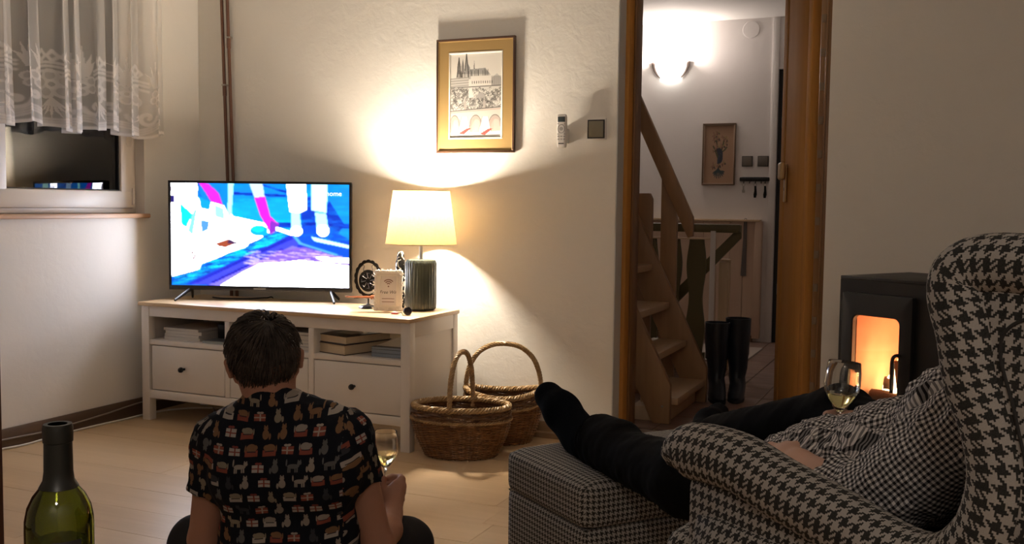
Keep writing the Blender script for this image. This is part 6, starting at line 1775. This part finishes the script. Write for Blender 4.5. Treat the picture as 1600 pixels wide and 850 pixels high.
# right hand round the stem of the glass
SX, SY, SZ_ = 0.100, 0.462, 0.648        # bottom of the bowl
B += [(('c', RWr, cl(0.133, 0.415, 0.622), 0.026, 0.026), 0.012), (('c', cl(0.140, 0.405, 0.612), cl(0.128, 0.430, 0.625), 0.025, 0.022), 0.012)]
for i in range(4):
    z = 0.632-0.017*i
    for a_, b_, r0, r1 in ((cl(0.134, 0.432, z), cl(0.122, 0.478, z+0.003), 0.0105, 0.0098), (cl(0.122, 0.478, z+0.003), cl(0.098, 0.484, z), 0.0096, 0.0088), (cl(0.098, 0.484, z), cl(0.084, 0.462, z-0.002), 0.0088, 0.0072)): B.append((('c', a_, b_, r0, r1), 0.005))
for a_, b_, r0, r1 in ((cl(0.132, 0.412, 0.632), cl(0.108, 0.432, 0.640), 0.0125, 0.0108), (cl(0.108, 0.432, 0.640), cl(0.088, 0.446, 0.634), 0.0104, 0.0080)): B.append((('c', a_, b_, r0, r1), 0.005))
for a_, b_, c_ in ((LHip, LK, LA), (RHip, RK, RA)): B += [(('c', a_, b_, 0.072, 0.050), 0.03), (('c', b_, c_, 0.050, 0.034), 0.02)]
FL = [(LA, cl(-0.100, 1.115, 0.470), 0.042, 0.040), (cl(-0.100, 1.115, 0.470), cl(-0.098, 1.205, 0.508), 0.040, 0.040), (LA, cl(-0.098, 1.205, 0.528), 0.042, 0.040), (cl(-0.098, 1.20, 0.520), cl(-0.100, 1.270, 0.548), 0.044, 0.036)]
FR = [(RA, cl(0.150, 1.04, 0.458), 0.036, 0.032), (cl(0.150, 1.04, 0.458), cl(0.150, 1.10, 0.530), 0.034, 0.032), (RA, cl(0.150, 1.08, 0.535), 0.034, 0.032), (cl(0.150, 1.09, 0.53), cl(0.150, 1.14, 0.60), 0.034, 0.022)]
FR = [(RA, cl(0.180, 0.985, 0.470), 0.036, 0.036), (cl(0.180, 0.985, 0.470), cl(0.245, 1.03, 0.490), 0.036, 0.036), (cl(0.245, 1.03, 0.490), cl(0.315, 1.08, 0.500), 0.036, 0.028)]
for a_, b_, r0, r1 in FL+FR: B.append((('c', a_, b_, r0-0.004, r1-0.004), 0.02))
put('body', body(B, 0.0056, 0.03, HS), M_skin2, lp, True, smooth=180)
put_eyes(eyes, vd(0, 0.94, 0.22), lp); put_face(at2, lp, M_hair, 0.98)
hair('hair', at2, axes2, lp, hair_mat('brown_hair', (0.04, 0.025, 0.016), (0.11, 0.07, 0.045)), (0, -0.45, 0.85), 700, 6, 0.08, 0.0024, -0.07, vol=0.008)
M_sock = MAT('black_navy_sock', (0.003, 0.004, 0.006), 0.95, var=0.2, bmp=0.25, bscale=180, spec=0.04)
for nm, F_ in (('sock', FL), ('sock', FR)):
    put(nm, body([(('c', a_, b_, r0+0.002, r1+0.002), 0.02) for a_, b_, r0, r1 in F_], 0.006, 0.02), M_sock, lp, True, smooth=180)
M_jean = MAT('black_trousers', (0.0045, 0.0045, 0.005), 0.9, var=0.25, bmp=0.35, bscale=24, spec=0.06)
def leg_cut(k, a, r0, r1, t):
    return ('cut', [('c', k, mid(k, a, t+0.2), r0, r1)], [(mid(k, a, t), nrm(k, a))])
TR = [(('c', cl(-0.09, 0.24, 0.56), cl(0.09, 0.24, 0.56), 0.092, 0.092), 0.04)]
TR += [(('c', LHip, LK, 0.088, 0.072), 0.04), (leg_cut(LK, LA, 0.074, 0.050, 0.91), 0.03), (('c', RHip, RK, 0.088, 0.066), 0.04), (leg_cut(RK, RA, 0.066, 0.056, 0.99), 0.03), (('cut', [('c', cl(-0.10, 0.93, 0.492), cl(-0.10, 1.06, 0.492), 0.058, 0.056)], [(mid(LK, LA, 0.91), nrm(LK, LA))]), 0.018)]
put('trousers', body(TR, 0.0075, 0.03, disp=wrinkles(12, 0.009, 58)), M_jean, lp, True, smooth=180)
put('trouser_hem', tube([np.array(mid(LK, LA, 0.912))+vd(0, 0, 0.014)+0.0585*(math.cos(a)*vd(1, 0, 0)+math.sin(a)*vd(0, 0, 1)) for a in np.arange(28)*2*math.pi/28], 0.0035, 6, closed=True), M_jean, lp, True)
def gingham(p=0.0084):
    m, nt, b = new_mat('black_white_gingham')
    uvn = nt.nodes.new('ShaderNodeUVMap'); sep = nt.nodes.new('ShaderNodeSeparateXYZ'); nt.links.new(uvn.outputs[0], sep.inputs[0])
    a = (X(nt, sep.outputs[0])/p).mod(1.0).lt(0.5); c = (X(nt, sep.outputs[1])/p).mod(1.0).lt(0.5)
    s = a+c
    col = mixc(nt, s.gt(0.5), (0.64, 0.61, 0.58), (0.19, 0.18, 0.175)); col = mixc(nt, s.gt(1.5), col, (0.016, 0.015, 0.016))
    nt.links.new(col, b.inputs['Base Color']); b.inputs['Roughness'].default_value = 0.9; b.inputs['Specular IOR Level'].default_value = 0.1
    bump(nt, b, noise(nt, coords(nt), 22, 3, 0.6, 0.8), 0.5, 0.015); return m
def sleeve2(s, e, w, t):
    end = mid(e, w, t)
    return [(('c', s, e, 0.068, 0.064), 0.03), (('cut', [('c', e, mid(e, w, t+0.3), 0.064, 0.060)], [(end, nrm(e, w))]), 0.025)]
SH2 = TS(0.006)+sleeve2(LS, LE, LWr, 0.36)+sleeve2(RS, RE, RWr, 0.36)+[(('c', cl(-0.07, 0.36, 0.585), cl(0.09, 0.36, 0.590), 0.070, 0.070), 0.05), (('c', cl(-0.08, 0.44, 0.555), cl(0.04, 0.44, 0.560), 0.050, 0.050), 0.05), (('cut', [('c', cl(0, -0.14, 0.90), cl(0, -0.20, 0.97), 0.072, 0.066)], [(cl(0, -0.185, 0.945), vd(0, -0.3, 0.9))]), 0.03)]
sg2 = body(SH2, 0.0062, 0.04, disp=wrinkles(31, 0.026, 75))
sg2 = bone_uv(sg2, [('flat', cl(0, 0.50, 0.54), cl(0, -0.16, 0.86), tuple(vd(1, 0, 0)), 0.10, True), (LS, LE, 0.066, tuple(vd(-1, 0, 0)), 0.055), (LE, LWr, 0.062, tuple(vd(-1, 0, 0)), 0.055), (RS, RE, 0.066, tuple(vd(1, 0, 0)), 0.055), (RE, RWr, 0.062, tuple(vd(1, 0, 0)), 0.055)])
put('shirt', sg2, gingham(), lp, True, smooth=180)
g0 = np.array(cl(SX, SY, SZ_-0.0895))
wine_glass('wine_glass', 'wine glass held in front of the stove by the person in the armchair', tuple(g0), math.radians(-3), math.radians(4), 0.122)
